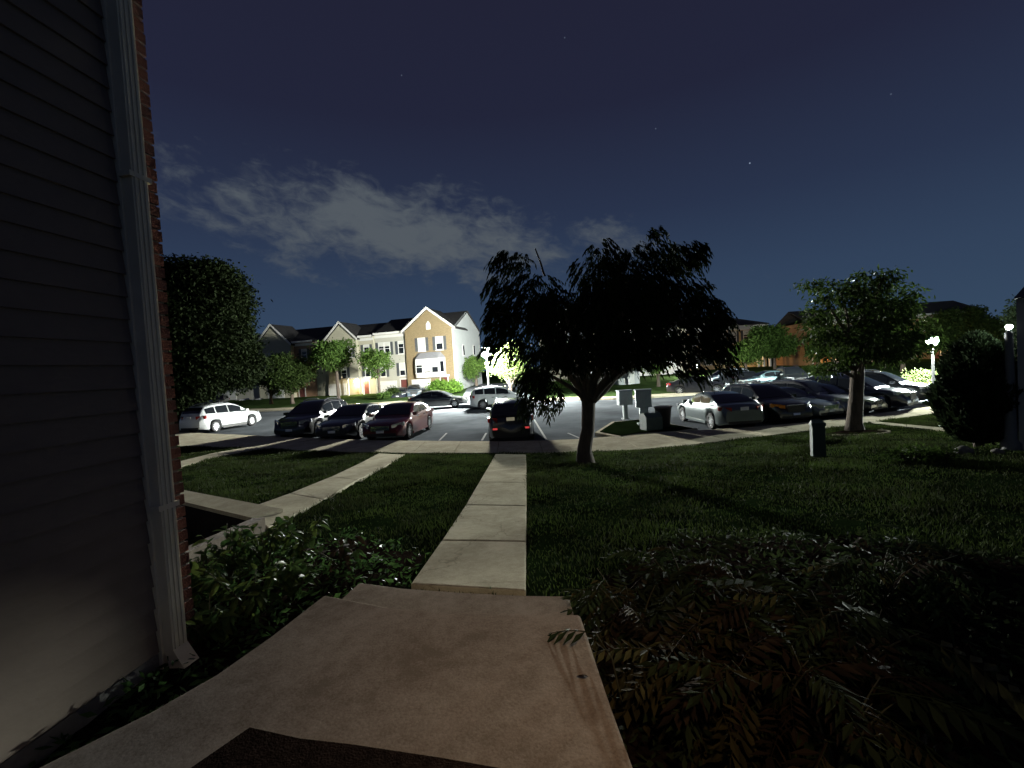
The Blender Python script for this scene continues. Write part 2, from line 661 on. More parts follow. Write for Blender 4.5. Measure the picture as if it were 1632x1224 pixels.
# kerb face below the pavement's lot side
b = MB()
for x0, x1 in zip(xs, xs[1:]):
    y0, y1 = float(ysf(x0)), float(ysf(x1))
    b.add([(x0, y0 + 0.01, -0.05), (x1, y1 + 0.01, -0.05), (x1, y1 + 0.15, -0.05), (x0, y0 + 0.15, -0.05), (x0, y0 + 0.01, 0.146), (x1, y1 + 0.01, 0.146), (x1, y1 + 0.13, 0.14), (x0, y0 + 0.13, 0.14)],
          [(4, 5, 6, 7), (6, 2, 3, 7), (5, 1, 2, 6), (4, 7, 3, 0)])
tag(b.build('kerb', concrete), kind='structure')

# far pavement beyond the lot
b = MB()
fx = np.linspace(-60, 70, 66)
for x0, x1 in zip(fx, fx[1:]):
    y0, y1 = float(yfe(x0)), float(yfe(x1))
    w0 = 6.5 if x0 < -8 else 2.2
    w1 = 6.5 if x1 < -8 else 2.2
    b.add([(x0, y0, -0.05), (x1, y1, -0.05), (x0, y0, 0.13), (x1, y1, 0.13), (x1, y1 + w1, 0.13), (x0, y0 + w0, 0.13)], [(0, 1, 3, 2), (2, 3, 4, 5)])
tag(b.build('far_pavement', concrete), kind='structure')


def zfar(x, y):
    return 0.10 + np.clip((y - yfe(x) - 2.2) * 0.045, 0, 0.75)


gx = np.concatenate([np.linspace(-160, -62, 15), np.linspace(-60, 70, 90), np.linspace(72, 170, 15)])
gt = np.concatenate([np.linspace(1.2, 22, 16), np.linspace(25, 220, 14)])
X = np.repeat(gx[:, None], len(gt), 1)
Y = yfe(X) + gt[None, :]
Z = zfar(X, Y) + 0.05 * np.sin(X * 0.7) * np.sin(Y * 0.5)
V = np.stack([X, Y, Z], -1).reshape(-1, 3)
k = len(gt)
fs = [(i * k + j, (i + 1) * k + j, (i + 1) * k + j + 1, i * k + j + 1) for i in range(len(gx) - 1) for j in range(k - 1)]
b = MB()
b.add(V.tolist(), fs)
tag(b.build('far_lawn', far_soil, smooth=True), kind='structure')

# a paved drive that runs back between the houses right of the end house
b = MB()
dl = [at_z(735, 641, 0.35), at_z(835, 640, 0.35)]
b.prism([(dl[0].x, dl[0].y - 2, 0.30), (dl[1].x, dl[1].y - 2, 0.30), (dl[1].x + 1, 55, 0.80), (dl[1].x - 1, 62, 1.0), (-4.3, 66, 1.0), (-5.6, 56, 0.86)], -0.3, 0)
tag(b.build('side_road', asphalt), kind='structure')

# pit beside the neighbour's step
PIT_PX = [(200, 780), (290, 799), (402, 823), (410, 840), (300, 888), (200, 935)]
PIT = [tuple(at_g(px, py)[:2]) for px, py in PIT_PX]

# yard
xs_ = np.arange(-30, 34.01, 0.25)
ys_ = np.arange(-2.5, 27.01, 0.25)
X, Y = np.meshgrid(xs_, ys_, indexing='ij')
Z = zg(X, Y)
Z = Z + 0.02 * rng.normal(size=Z.shape) * (Y > 3.5)
beyond = Y > ysw(X) + 0.12
Z = np.where(beyond, -0.12, Z - 0.02)
Z = np.where(in_poly(X, Y, PIT), Z - 0.9, Z)
V = np.stack([X, Y, Z], -1).reshape(-1, 3)
k = len(ys_)
idx = np.arange(len(xs_) * k).reshape(len(xs_), k)
fs = np.stack([idx[:-1, :-1], idx[1:, :-1], idx[1:, 1:], idx[:-1, 1:]], -1).reshape(-1, 4)
b = MB()
b.add(V.tolist(), fs.tolist())
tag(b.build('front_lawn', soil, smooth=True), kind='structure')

# ------------------------------------------------------------------ stoop of the house the camera looks from
STOOP_Z, STEP_Z = 1.75, 1.55
st_px = [(517, 948), (620, 968), (720, 977), (830, 980), (925, 980), (945, 1040), (972, 1120), (1010, 1224), (1050, 1320), (-110, 1300), (70, 1218), (240, 1134), (344, 1075), (430, 1015)]
st = [at_z(px, py, STOOP_Z) for px, py in st_px]
st_poly = [(p.x, p.y) for p in st]
stoop = thing('concrete_stoop', 'bare concrete stoop with one lower step in the foreground', 'stoop', (0, 1.6, 1.2))
inv = Matrix.Translation((0, -1.6, -1.2))


def local(o, parent_loc):
    o.data.transform(Matrix.Translation(-Vector(parent_loc)))
    return o


b = MB()
b.prism(st_poly[::-1] if False else st_poly, 1.15, STOOP_Z)
ob = local(b.build('landing', concrete_stoop, stoop), stoop.location)
bv = ob.modifiers.new('bevel', 'BEVEL')
bv.width = 0.012
bv.segments = 2
bv.limit_method = 'ANGLE'
sp_px = [(573, 928), (640, 937), (740, 944), (838, 949), (907, 950), (915, 979)]
sp = [at_z(px, py, STEP_Z) for px, py in sp_px] + [Vector((st[4].x - 0.03, st[4].y - 0.12, 0)), Vector((st[0].x + 0.05, st[0].y - 0.2, 0)), at_z(545, 953, STEP_Z)]
b = MB()
b.prism([(p.x, p.y) for p in sp], 1.15, STEP_Z)
ob = local(b.build('step', concrete_stoop, stoop), stoop.location)
bv = ob.modifiers.new('bevel', 'BEVEL')
bv.width = 0.012
bv.segments = 2
bv.limit_method = 'ANGLE'

mt_px = [(398, 1160), (480, 1178), (560, 1187), (700, 1208), (860, 1236), (900, 1320), (180, 1310)]
mp = [at_z(px, py, STOOP_Z + 0.016) for px, py in mt_px]
door_mat = mat('coir', (0.022, 0.015, 0.012), 0.98, 0.5, 40, 0.5, 120, spec=0.0)
b = MB()
b.prism([(p.x, p.y) for p in mp], STOOP_Z + 0.002, STOOP_Z + 0.018)
tag(b.build('doormat', door_mat), 'dark doormat lying on the concrete stoop', 'doormat')

# ------------------------------------------------------------------ walkways
wl = [(655, 938), (705, 866), (743, 808), (764, 771), (778.5, 746), (790, 725)]
wr = [(838, 949), (838.5, 868), (839, 810), (839, 772), (839, 747), (838, 726)]
pairs = [(at_g(*l) + Vector((0, 0, 0.03)), at_g(*r_) + Vector((0, 0, 0.03))) for l, r_ in zip(wl, wr)]
slab_run('front_walk', pairs, concrete, 0.25, 0.011)
WALK = [tuple(p[0][:2]) for p in pairs] + [tuple(p[1][:2]) for p in pairs[::-1]]
wl = [(393, 814), (462.6, 789), (528, 762), (572, 741), (604, 724)]
wr = [(427, 846), (516, 799), (570, 767), (612, 746), (645, 726)]
pairs = [(at_g(*l) + Vector((0, 0, 0.03)), at_g(*r_) + Vector((0, 0, 0.03))) for l, r_ in zip(wl, wr)]
slab_run('neighbour_walk', pairs, concrete, 0.25, 0.012)
WALK2 = [tuple(p[0][:2]) for p in pairs] + [tuple(p[1][:2]) for p in pairs[::-1]]
wl = [(240, 752), (281, 738), (346, 722), (402, 713)]
wr = [(240, 762), (281, 747), (350, 728), (420, 716)]
pairs = [(at_g(*l) + Vector((0, 0, 0.03)), at_g(*r_) + Vector((0, 0, 0.03))) for l, r_ in zip(wl, wr)]
slab_run('far_walk', pairs, concrete, 0.25, 0.012)
WALK3 = [tuple(p[0][:2]) for p in pairs] + [tuple(p[1][:2]) for p in pairs[::-1]]
wl = [(1384, 672), (1445, 678), (1510, 684), (1560, 689)]
wr = [(1390, 676), (1445, 682), (1510, 688.5), (1560, 694)]
pairs = [(at_g(*l) + Vector((0, 0, 0.03)), at_g(*r_) + Vector((0, 0, 0.03))) for l, r_ in zip(wl, wr)]
slab_run('side_walk', pairs, concrete, 0.25, 0.012)
WALK4 = [tuple(p[0][:2]) for p in pairs] + [tuple(p[1][:2]) for p in pairs[::-1]]

# neighbour's entrance pit with a low wall round it
g0 = at_g(409, 838)
low = thing('low_wall', 'low concrete wall enclosing the dark pit beside the left walk', 'wall', (g0.x, g0.y, g0.z))


def seg_wall(name, pa, pb, top_a, top_b, w, depth, m):
    """a straight wall between two ground points; w to the left of the run"""
    pa, pb = Vector(pa), Vector(pb)
    d = (pb - pa)
    d.z = 0
    d.normalize()
    n = Vector((-d.y, d.x, 0)) * w
    vs = []
    for p, tz in ((pa, top_a), (pb, top_b)):
        vs += [(p.x, p.y, tz - depth), (p.x + n.x, p.y + n.y, tz - depth), (p.x + n.x, p.y + n.y, tz), (p.x, p.y, tz)]
    mb = MB()
    mb.add(vs, [(0, 1, 2, 3), (7, 6, 5, 4), (3, 2, 6, 7), (0, 3, 7, 4), (1, 5, 6, 2), (0, 4, 5, 1)])
    o = mb.build(name, m, low)
    local(o, low.location)
    return o


retaining = mat('retaining_wall', (0.17, 0.135, 0.105), 0.9, 0.3, 6, 0.5, 40)
fa, fb = at_g(424, 846), at_g(296, 902)
fb = fb + (fb - fa) * 0.5
seg_wall('front_wall', fa, fb, fa.z + 0.17, fb.z + 0.10, -0.16, 1.3, retaining)
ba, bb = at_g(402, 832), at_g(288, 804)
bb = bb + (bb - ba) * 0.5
seg_wall('back_wall', ba, bb, ba.z + 0.0, bb.z + 0.0, -0.42, 1.2, mat('shade_dark_wall', (0.02, 0.018, 0.017), 0.95, 0.3, 6, 0.3, 40, spec=0.05))  # shade on the pit's inner face is put into this near-black wall colour
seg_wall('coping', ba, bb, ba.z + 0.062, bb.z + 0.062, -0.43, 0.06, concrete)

# mulch beds either side of the stoop, following the ground


def patch(name, poly, m, up, res=0.12, kind='structure'):
    xa, ya = min(p[0] for p in poly), min(p[1] for p in poly)
    xb, yb = max(p[0] for p in poly), max(p[1] for p in poly)
    mb = MB()
    idx = {}
    nx, ny = int((xb - xa) / res) + 1, int((yb - ya) / res) + 1
    cx_ = xa + (np.arange(nx) + 0.5) * res
    cy_ = ya + (np.arange(ny) + 0.5) * res
    inside = in_poly(*np.meshgrid(cx_, cy_, indexing='ij'), poly)
    for i in range(nx):
        for j in range(ny):
            if not inside[i, j]:
                continue
            q = []
            for di, dj in ((0, 0), (1, 0), (1, 1), (0, 1)):
                kk = (i + di, j + dj)
                if kk not in idx:
                    x, y = xa + kk[0] * res, ya + kk[1] * res
                    idx[kk] = len(mb.v)
                    mb.v.append((x, y, float(zg(x, y)) + up + random.uniform(-0.015, 0.015)))
                q.append(idx[kk])
            mb.f.append(tuple(q))
    return tag(mb.build(name, m, smooth=True), kind=kind)


BED_L = [(-2.6, -1.0), (-0.75, -1.0), (-0.85, 3.1), (-0.9, 4.2), (-1.9, 5.0), (-2.5, 4.4), (-2.6, 2.0)]
BED_R = [(0.15, -1.0), (4.5, -1.0), (4.2, 2.6), (3.0, 4.0), (1.4, 4.3), (0.55, 3.2), (0.3, 2.6)]
patch('mulch_bed', BED_L, mulch, 0.012)
patch('mulch_bed', BED_R, mulch, 0.012)

# island with the mail boxes
ISL = [at_z(px, py, 0.14) for px, py in ((948, 690), (975, 673), (1030, 668), (1068, 676), (1112, 684), (1085, 688), (1020, 692), (985, 697))]
b = MB()
b.prism([(p.x, p.y) for p in ISL][::-1], -0.05, 0.16)
tag(b.build('island_kerb', concrete), kind='structure')
c = sum(ISL, Vector()) / len(ISL)
b = MB()
b.prism([((p.x - c.x) * 0.9 + c.x, (p.y - c.y) * 0.9 + c.y) for p in ISL][::-1], 0.10, 0.19)
tag(b.build('island_lawn', soil), kind='structure')

# bay lines painted on the asphalt
for (x0, y0), (x1, y1) in (((851, 668), (871, 701)), ((712, 690), (700, 702)), ((775, 690), (768, 702)), ((905, 690), (935, 703))):
    p, q = at_z(x0, y0, 0.006), at_z(x1, y1, 0.006)
    d = Vector((q.y - p.y, -(q.x - p.x), 0)).normalized() * 0.045
    b = MB()
    b.add([p - d, p + d, q + d, q - d], [(0, 1, 2, 3)])
    tag(b.build('bay_marking', paint_line), kind='structure')

# ------------------------------------------------------------------ grass blades (stuff)


def grass(name, m, n, ylo, yhi, xlo, xhi, Lr, excl, power=1.0, group=None):
    y = ylo + (yhi - ylo) * rng.random(n) ** power
    x = xlo + (xhi - xlo) * rng.random(n)
    ok = (y < ysw(x) - 0.05) & (np.abs(x / np.maximum(y, 0.5)) < 1.5)
    for p in excl:
        ok &= ~in_poly(x, y, p)
    # thin and thick patches
    ptch = np.sin(x * 1.7 + 0.5 * y) * np.sin(y * 1.3 - x * 0.6) + 0.5 * np.sin(x * 4.1) * np.sin(y * 3.7)
    ok &= rng.random(n) < 0.86 + 0.2 * ptch
    x, y = x[ok], y[ok]
    P = np.stack([x, y, zg(x, y) - 0.02], -1)
    D = rng.normal(size=(len(x), 3)) * 0.45
    D[:, 2] = 1.0
    D /= np.linalg.norm(D, axis=1, keepdims=True)
    sc = 1 + np.clip(y - 6, 0, 14) * 0.05
    L = rng.uniform(*Lr, len(x)) * (0.8 + 0.5 * np.clip(ptch[ok], -0.5, 1)) * np.minimum(sc, 1.4)
    V = leaf_quads(P, D, L, 0.007 * sc * 1.5)
    me = quads_mesh(name, V)
    me.materials.append(m)
    return tag(link(name, me), kind='stuff')


def shrink(poly, d):
    n_ = len(poly) // 2
    out_a, out_b = [], []
    for i in range(n_):
        a_, b_ = Vector(poly[i]), Vector(poly[2 * n_ - 1 - i])
        k_ = (b_ - a_).normalized() * d
        out_a.append(tuple(a_ + k_))
        out_b.append(tuple(b_ - k_))
    return out_a + out_b[::-1]


WALK, WALK2, WALK3 = shrink(WALK, .035), shrink(WALK2, .035), shrink(WALK3, .03)
EX = [WALK, WALK2, WALK3, WALK4, BED_L, BED_R, PIT, st_poly, [(p.x, p.y) for p in sp]]
house_ex = [(-9, -3), (-1.85, -3), (-1.7, 2.9), (-9, 3.8)]
grass('grass', grass_leaf, 640000, 3.0, 24.0, -22, 24, (0.04, 0.09), EX + [house_ex], 1.25)
# ------------------------------------------------------------------ brick house close on the left
aV = ray(905, 575)
aV = Vector((aV.x, aV.y, 0)).normalized()          # runs away from the camera along the side wall
nV = Vector((aV.y, -aV.x, 0))                      # faces our stoop
P0 = at_z(266, 1062, 1.36)


def wall_pt(px, py):
    d = ray(px, py)
    t = nV.dot(P0 - CAM) / nV.dot(d)
    return CAM + d * t


corner = wall_pt(294, 800)
HZ = 1.2
ang = math.atan2(-aV.x, aV.y)
side_house = thing('brick_house', 'brick fronted house with beige lap siding rising beside the stoop', 'house', (corner.x, corner.y, HZ), ang)


def wy(px, py):
    return (wall_pt(px, py) - corner).dot(aV)


yd0, yd1, yb_ = wy(213, 560), wy(238, 560), wy(249, 560)
yt0 = yd0 - 0.015
siding = mat('beige_siding', (0.165, 0.132, 0.108), 0.85, 0.25, 2.5, 0.12, 90, stretch=(1, 0.3, 0.6), spec=0.1)
trim = mat('cream_trim', (0.74, 0.66, 0.50), 0.7, 0.12, 3, spec=0.15)
brick_m = [mat('red_brick_a', (0.13, 0.045, 0.032), 0.9, 0.25, 25, 0.6, 90), mat('red_brick_b', (0.17, 0.062, 0.043), 0.9, 0.25, 25, 0.6, 90), mat('red_brick_c', (0.10, 0.038, 0.03), 0.9, 0.25, 25, 0.6, 90)]
mortar = mat('mortar', (0.16, 0.14, 0.12), 0.95, 0.2, 40, 0.4, 90)
HTOP = 7.6
b = MB()
b.box(-6.5, -0.015, -7.0, yb_ - 0.004, -0.6, HTOP)
b.build('wall', mortar, side_house)
b = MB()
b.box(-6.5, -0.012, yb_ - 0.003, -0.012, -0.6, HTOP)
b.build('front_wall', mortar, side_house)
# roof slab above the frame
b = MB()
b.profile([(-7.4, HTOP + 0.01), (0.35, HTOP + 0.01), (-3.5, HTOP + 2.6)], -6.8, 0.35, axis='x')
b.build('roof', mat('shingle', (0.035, 0.032, 0.032), 0.9, 0.3, 8, 0.5, 40), side_house)
# lap siding boards
exposure = 0.128
nb = int((HTOP - 0.28) / exposure)
mb = MB()
mb.profile([(-0.014, 0.0), (0.014, 0.0), (0.012, 0.012), (-0.003, exposure + 0.02), (-0.014, exposure + 0.02)], -6.9, yt0, axis='y')
board = mb.mesh('siding_board')
board.materials.append(siding)
for i in range(nb):
    o = link('siding_board', board, side_house)
    o.location = (0, random.uniform(-0.004, 0.0), 0.28 + i * exposure)
    o.rotation_euler = (random.uniform(-0.0012, 0.0012), 0, 0)
b = MB()
b.box(-0.014, 0.004, -6.9, yt0, -0.5, 0.27)
b.build('foundation', mat('foundation', (0.16, 0.15, 0.14), 0.9, 0.2, 5, 0.3, 40), side_house)
# corner board and downspout
b = MB()
b.box(-0.014, 0.022, yt0 + 0.003, yb_ - 0.003, -0.02, HTOP - 0.02)
b.build('corner_board', trim, side_house)
b = MB()
w0, w1 = yd0, yd1
b.box(0.024, 0.085, w0, w1, 0.28, HTOP - 0.05)
for k_ in range(3):   # pressed ribs
    yy = w0 + (w1 - w0) * (0.2 + 0.3 * k_)
    b.box(0.0855, 0.0915, yy - 0.008, yy + 0.008, 0.28, HTOP - 0.05)
sp_ = b.build('downspout', trim, side_house)
b = MB()
b.add([(0.024, w0, 0.28), (0.024, w1, 0.28), (0.085, w1, 0.28), (0.085, w0, 0.28), (0.07, w0 - .004, 0.12), (0.07, w1 + .004, 0.12), (0.16, w1 + .004, 0.16), (0.16, w0 - .004, 0.16),
       (0.20, w0, 0.02), (0.20, w1, 0.02), (0.26, w1, 0.07), (0.26, w0, 0.07)],
      [(0, 1, 2, 3)[::-1], (0, 4, 5, 1), (1, 5, 6, 2), (2, 6, 7, 3), (3, 7, 4, 0), (4, 8, 9, 5), (5, 9, 10, 6), (6, 10, 11, 7), (7, 11, 8, 4), (8, 11, 10, 9)])
b.build('elbow', trim, sp_)
for zz in (1.1, 3.0, 4.9, 6.8):
    b = MB()
    b.box(0.023, 0.094, w0 - 0.02, w1 + 0.02, zz, zz + 0.03)
    b.build('strap', trim, sp_)
b = MB()
b.box(0.0225, 0.04, w1 + 0.004, w1 + 0.02, 0.1, HTOP - 0.03)
b.build('edge_bead', white_paint, side_house)
# brick corner: alternating headers and stretchers, each brick its own piece
blen = -yb_ - 0.004
bm_head = MB()
bm_head.box(-0.205, 0.0, yb_ + 0.003, 0.0, 0.004, 0.064)
me_full = bm_head.mesh('brick')
me_full.materials.append(brick_m[0])
bm_h = MB()
bm_h.box(-0.098, 0.0, yb_ + 0.003, 0.0, 0.004, 0.064)
me_half = bm_h.mesh('brick')
me_half.materials.append(brick_m[0])
course = 0.0745
ncs = int((HTOP + 0.2) / course)
for i in range(ncs):
    z = -0.35 + i * course
    o = link('brick', me_full if i % 2 else me_half, side_house, random.choice(brick_m))
    o.location = (random.uniform(-0.003, 0.003), random.uniform(-0.002, 0.003), z)
    o.rotation_euler = (0, 0, random.uniform(-0.012, 0.012))
    o = link('brick', me_full, side_house, random.choice(brick_m))
    o.location = (-0.215 if i % 2 else -0.108, random.uniform(-0.002, 0.003), z)

# our own porch lamp beside the door, behind the camera
pl = bpy.data.lights.new('porch_light', 'SPOT')
pl.energy = 1.0
pl.color = (1.0, 0.67, 0.38)
pl.spot_size = R(66)
pl.spot_blend = 1.0
pl.shadow_soft_size = 0.12
po = bpy.data.objects.new('porch_light', pl)
C.objects.link(po)
po.location = (0.75, 0.1, 3.9)
po.rotation_euler = (Vector((0.30, 2.0, 1.75)) - po.location).to_track_quat('-Z', 'Y').to_euler()

# ------------------------------------------------------------------ townhouses
roof_m = mat('roof_shingle', (0.020, 0.019, 0.020), 0.9, 0.3, 3, 0.5, 20)
tan_brick = lines_mat('tan_brick', (0.155, 0.115, 0.06), 0.075, kind='brick')
brown_brick = lines_mat('brown_brick', (0.22, 0.13, 0.075), 0.075, kind='brick')
beige_sid = lines_mat('beige_lap', (0.33, 0.32, 0.27), 0.15)
cream_sid = lines_mat('cream_lap', (0.34, 0.32, 0.24), 0.15)
grey_sid = lines_mat('pale_grey_lap', (0.35, 0.37, 0.37), 0.15)
shutter_m = mat('shutter', (0.05, 0.055, 0.06), 0.6, 0.2, 5)
garage_m = mat('garage_door', (0.5, 0.5, 0.48), 0.5, 0.06, 2)
blind_m = mat('window_blind', (0.45, 0.44, 0.40), 0.7, 0.1, 2)
door_m = mat('front_door', (0.10, 0.03, 0.025), 0.5, 0.2, 3)


def window(parent, x, z, w, h, y=0.0, shutters=True, blind=0.0, name='window'):
    b = MB()
    t = 0.09
    yo = y - 0.05
    b.box(x - w / 2, x - w / 2 + t, yo, y - 0.002, z, z + h)
    b.box(x + w / 2 - t, x + w / 2, yo, y - 0.002, z, z + h)
    b.box(x - w / 2 + t, x + w / 2 - t, yo, y - 0.002, z + h - t, z + h)
    b.box(x - w / 2 + t, x + w / 2 - t, yo, y - 0.002, z, z + t)
    b.box(x - w / 2 + t, x + w / 2 - t, yo + 0.012, y - 0.002, z + h / 2 - 0.03, z + h / 2 + 0.03)
    f = b.build(name, white_paint, parent)
    b = MB()
    b.box(x - w / 2 + t + 0.002, x + w / 2 - t - 0.002, y - 0.022, y - 0.006, z + t + 0.002, z + h / 2 - 0.032)
    b.box(x - w / 2 + t + 0.002, x + w / 2 - t - 0.002, y - 0.022, y - 0.006, z + h / 2 + 0.032, z + h - t - 0.002)
    b.build('pane', dark_glass, f)
    if blind > 0:
        b = MB()
        b.box(x - w / 2 + t + 0.01, x + w / 2 - t - 0.01, y - 0.0275, y - 0.024, z + h - t - 0.01 - (h - 2 * t) * blind, z + h - t - 0.01)
        b.build('blind', blind_m, f)
    b = MB()
    b.box(x - w / 2 - 0.06, x + w / 2 + 0.06, y - 0.09, y - 0.003, z - 0.07, z - 0.003)
    b.build('sill', white_paint, f)
    if shutters:
        for s in (-1, 1):
            b = MB()
            xc = x + s * (w / 2 + 0.23)
            b.box(xc - 0.19, xc + 0.19, y - 0.035, y - 0.002, z, z + h)
            for q in range(5):
                b.box(xc - 0.15, xc + 0.15, y - 0.043, y - 0.0355, z + 0.08 + q * (h - .1) / 5, z + (q + 0.62) * (h - .1) / 5 + .08)
            b.build('shutter', shutter_m, f)
    return f


def garage(parent, x, w=2.6, h=2.2, y=0.0, z=0.0):
    b = MB()
    b.box(x - w / 2 - 0.12, x - w / 2, y - 0.05, y - 0.002, z, z + h + 0.12)
    b.box(x + w / 2, x + w / 2 + 0.12, y - 0.05, y - 0.002, z, z + h + 0.12)
    b.box(x - w / 2, x + w / 2, y - 0.05, y - 0.002, z + h, z + h + 0.12)
    g = b.build('garage_door', white_paint, parent)
    for k_ in range(4):
        b = MB()
        b.box(x - w / 2 + 0.004, x + w / 2 - 0.004, y - 0.03, y - 0.004, z + k_ * h / 4 + 0.008, z + (k_ + 1) * h / 4 - 0.008)
        for q in range(4):
            xc = x - w / 2 + (q + 0.5) * w / 4
            b.box(xc - w / 8 + 0.08, xc + w / 8 - 0.08, y - 0.04, y - 0.0305, z + k_ * h / 4 + 0.09, z + (k_ + 1) * h / 4 - 0.09)
        b.build('panel', garage_m, g)


def house_door(parent, x, y=0.0, z=0.0, w=0.95, h=2.1, m=None):
    b = MB()
    b.box(x - w / 2 - 0.12, x - w / 2, y - 0.06, y - 0.002, z, z + h + 0.15)
    b.box(x + w / 2, x + w / 2 + 0.12, y - 0.06, y - 0.002, z, z + h + 0.15)
    b.box(x - w / 2, x + w / 2, y - 0.06, y - 0.002, z + h, z + h + 0.15)
    f = b.build('door_frame', white_paint, parent)
    b = MB()
    b.box(x - w / 2 + .004, x + w / 2 - .004, y - 0.03, y - 0.004, z + .01, z + h - .004)
    for q in range(3):
        for s in (-1, 1):
            b.box(x + s * w / 4 - 0.16, x + s * w / 4 + 0.16, y - 0.038, y - 0.0305, z + 0.15 + q * 0.66, z + 0.66 + q * 0.66)
    b.build('door', m or door_m, f)


def wall_box(name, parent, m, x0, x1, y0, y1, z0, z1):
    return MB().box(x0, x1, y0, y1, z0, z1).build(name, m, parent)


def gable_roof(parent, x0, x1, y0, y1, ze, zr, over=0.3, ridge='x'):
    """two slopes as slabs with a white eave board"""
    t = 0.16
    b = MB()
    if ridge == 'x':
        ym = (y0 + y1) / 2
        pr = [(y0 - over, ze - over * 0.35), (ym, zr), (y1 + over, ze - over * 0.35), (y1 + over, ze - over * 0.35 + t), (ym, zr + t), (y0 - over, ze - over * 0.35 + t)]
        b.profile(pr, x0 - 0.02, x1 + 0.02, axis='x')
    else:
        xm = (x0 + x1) / 2
        pr = [(x0 - over, ze - over * 0.6), (xm, zr), (x1 + over, ze - over * 0.6), (x1 + over, ze - over * 0.6 + t), (xm, zr + t), (x0 - over, ze - over * 0.6 + t)]
        b.profile(pr, y0, y1, axis='y')
    return b.build('roof', roof_m, parent)


def rake_boards(parent, x0, x1, y, ze, zr, over=0.3, w=0.28):
    xm = (x0 + x1) / 2
    b = MB()
    zo = ze - over * 0.6
    for s in (-1, 1):
        xo = xm + s * ((x1 - x0) / 2 + over)
        q = [(xo, zo - 0.1), (xm, zr - 0.1), (xm, zr - 0.1 + w), (xo, zo - 0.1 + w)]
        b.profile(q if s < 0 else q[::-1], y - 0.08, y - 0.005, axis='y')
    b.build('rake_board', white_paint, parent)


def gable_wall(name, parent, m, x0, x1, y0, y1, z0, ze, zr):
    xm = (x0 + x1) / 2
    b = MB()
    b.profile([(x0, z0), (x1, z0), (x1, ze), (xm, zr), (x0, ze)], y0, y1, axis='y')
    return b.build(name, m, parent)


def eave(parent, x0, x1, y, z, h=0.26):
    wall_box('eave_board', parent, white_paint, x0, x1, y - 0.36, y - 0.30, z - 0.12, z - 0.12 + h)
    wall_box('frieze_board', parent, white_paint, x0, x1, y - 0.03, y - 0.003, z - 0.55, z - 0.2)


ROW_RZ = R(-15)
rdir = Vector((math.cos(ROW_RZ), math.sin(ROW_RZ), 0))
p_c = at_y(728, 600, 58.0)
ROW0 = Vector((p_c.x, 58.0, 0.55))               # right front corner of the end house


def row_house(label, u0, width):
    """a house whose right front corner is u0 metres left of the end corner; local x runs 0..width"""
    loc = ROW0 - rdir * (u0 + width)
    return thing('townhouse', label, 'house', loc, ROW_RZ, 'terraced townhouses across the lot')


# A: tan brick gable end house
w = 6.9
A = row_house('tan brick gabled end townhouse with white bay window', 0, w)
dp = 10.0
wall_box('wall', A, grey_sid, 0.0, w, 0.02, dp, -1, 8.1)
gable_wall('front_wall', A, tan_brick, 0.002, w - 0.002, -0.12, 0.018, -1, 8.1, 10.75)
# white end wall gable above the eaves
MB().profile([(0.02, 8.102), (dp, 8.102), (dp / 2, 10.6)], w - 0.2, w - 0.001, axis='x').build('gable_end', grey_sid, A)
gable_roof(A, 0, w, 1.0, dp, 8.35, 10.65, 0.35, 'x')
b = MB()
xm = w / 2
b.profile([(-0.35, 7.9), (xm, 10.72), (w + 0.35, 7.9), (w + 0.35, 8.06), (xm, 10.9), (-0.35, 8.06)], -0.4, 4.2, axis='y')
b.build('front_roof', roof_m, A)
rake_boards(A, 0, w, -0.4, 8.12, 10.8, 0.35, 0.34)
wall_box('corner_board', A, white_paint, w - 0.22, w + 0.015, -0.15, -0.122, -0.5, 8.0)
window(A, 2.35, 5.35, 1.05, 1.75, -0.122, True, 1.0)
window(A, 4.85, 5.35, 1.05, 1.75, -0.122, True, 0.45)
b = MB()
b.box(xm - 0.28, xm + 0.28, -0.16, -0.122, 8.15, 8.95)
b.lathe([(0.001, 0), (0.001, 0.01)], 0, 0, 3)
b = MB()
b.profile([(xm - 0.3, 8.1), (xm + 0.3, 8.1), (xm + 0.3, 8.8), (xm, 9.2), (xm - 0.3, 8.8)], -0.17, -0.122, axis='y')
b.build('gable_vent', white_paint, A)
# bay window: canted box with hipped top
bx0, bx1, bz0, bz1 = 1.1, 5.5, 1.9, 4.3
b = MB()
foot = [(bx0, -0.124), (bx0 + 0.65, -0.95), (bx1 - 0.65, -0.95), (bx1, -0.124)]
b.prism(foot, bz0, bz1)
bay = b.build('bay', white_paint, A)
b = MB()
top = [(bx0 + 0.6, -0.13), (bx0 + 1.1, -0.35), (bx1 - 1.1, -0.35), (bx1 - 0.6, -0.13)]
fo = [(bx0 - 0.12, -0.126), (bx0 + 0.6, -1.08), (bx1 - 0.6, -1.08), (bx1 + 0.12, -0.126)]
b.add([(x, y, bz1 + 0.004) for x, y in fo] + [(x, y, bz1 + 0.85) for x, y in top], [(0, 1, 5, 4), (1, 2, 6, 5), (2, 3, 7, 6), (4, 5, 6, 7), (3, 2, 1, 0), (0, 4, 7, 3)])
b.build('bay_roof', mat('bay_roof', (0.17, 0.17, 0.18), 0.6, 0.1, 4), bay)
for k_, xc in enumerate((2.2, 3.3, 4.4)):
    window(bay, xc, bz0 + 0.55, 1.0, 1.6, -0.953, False, (0.3, 0.9, 0.5)[k_])
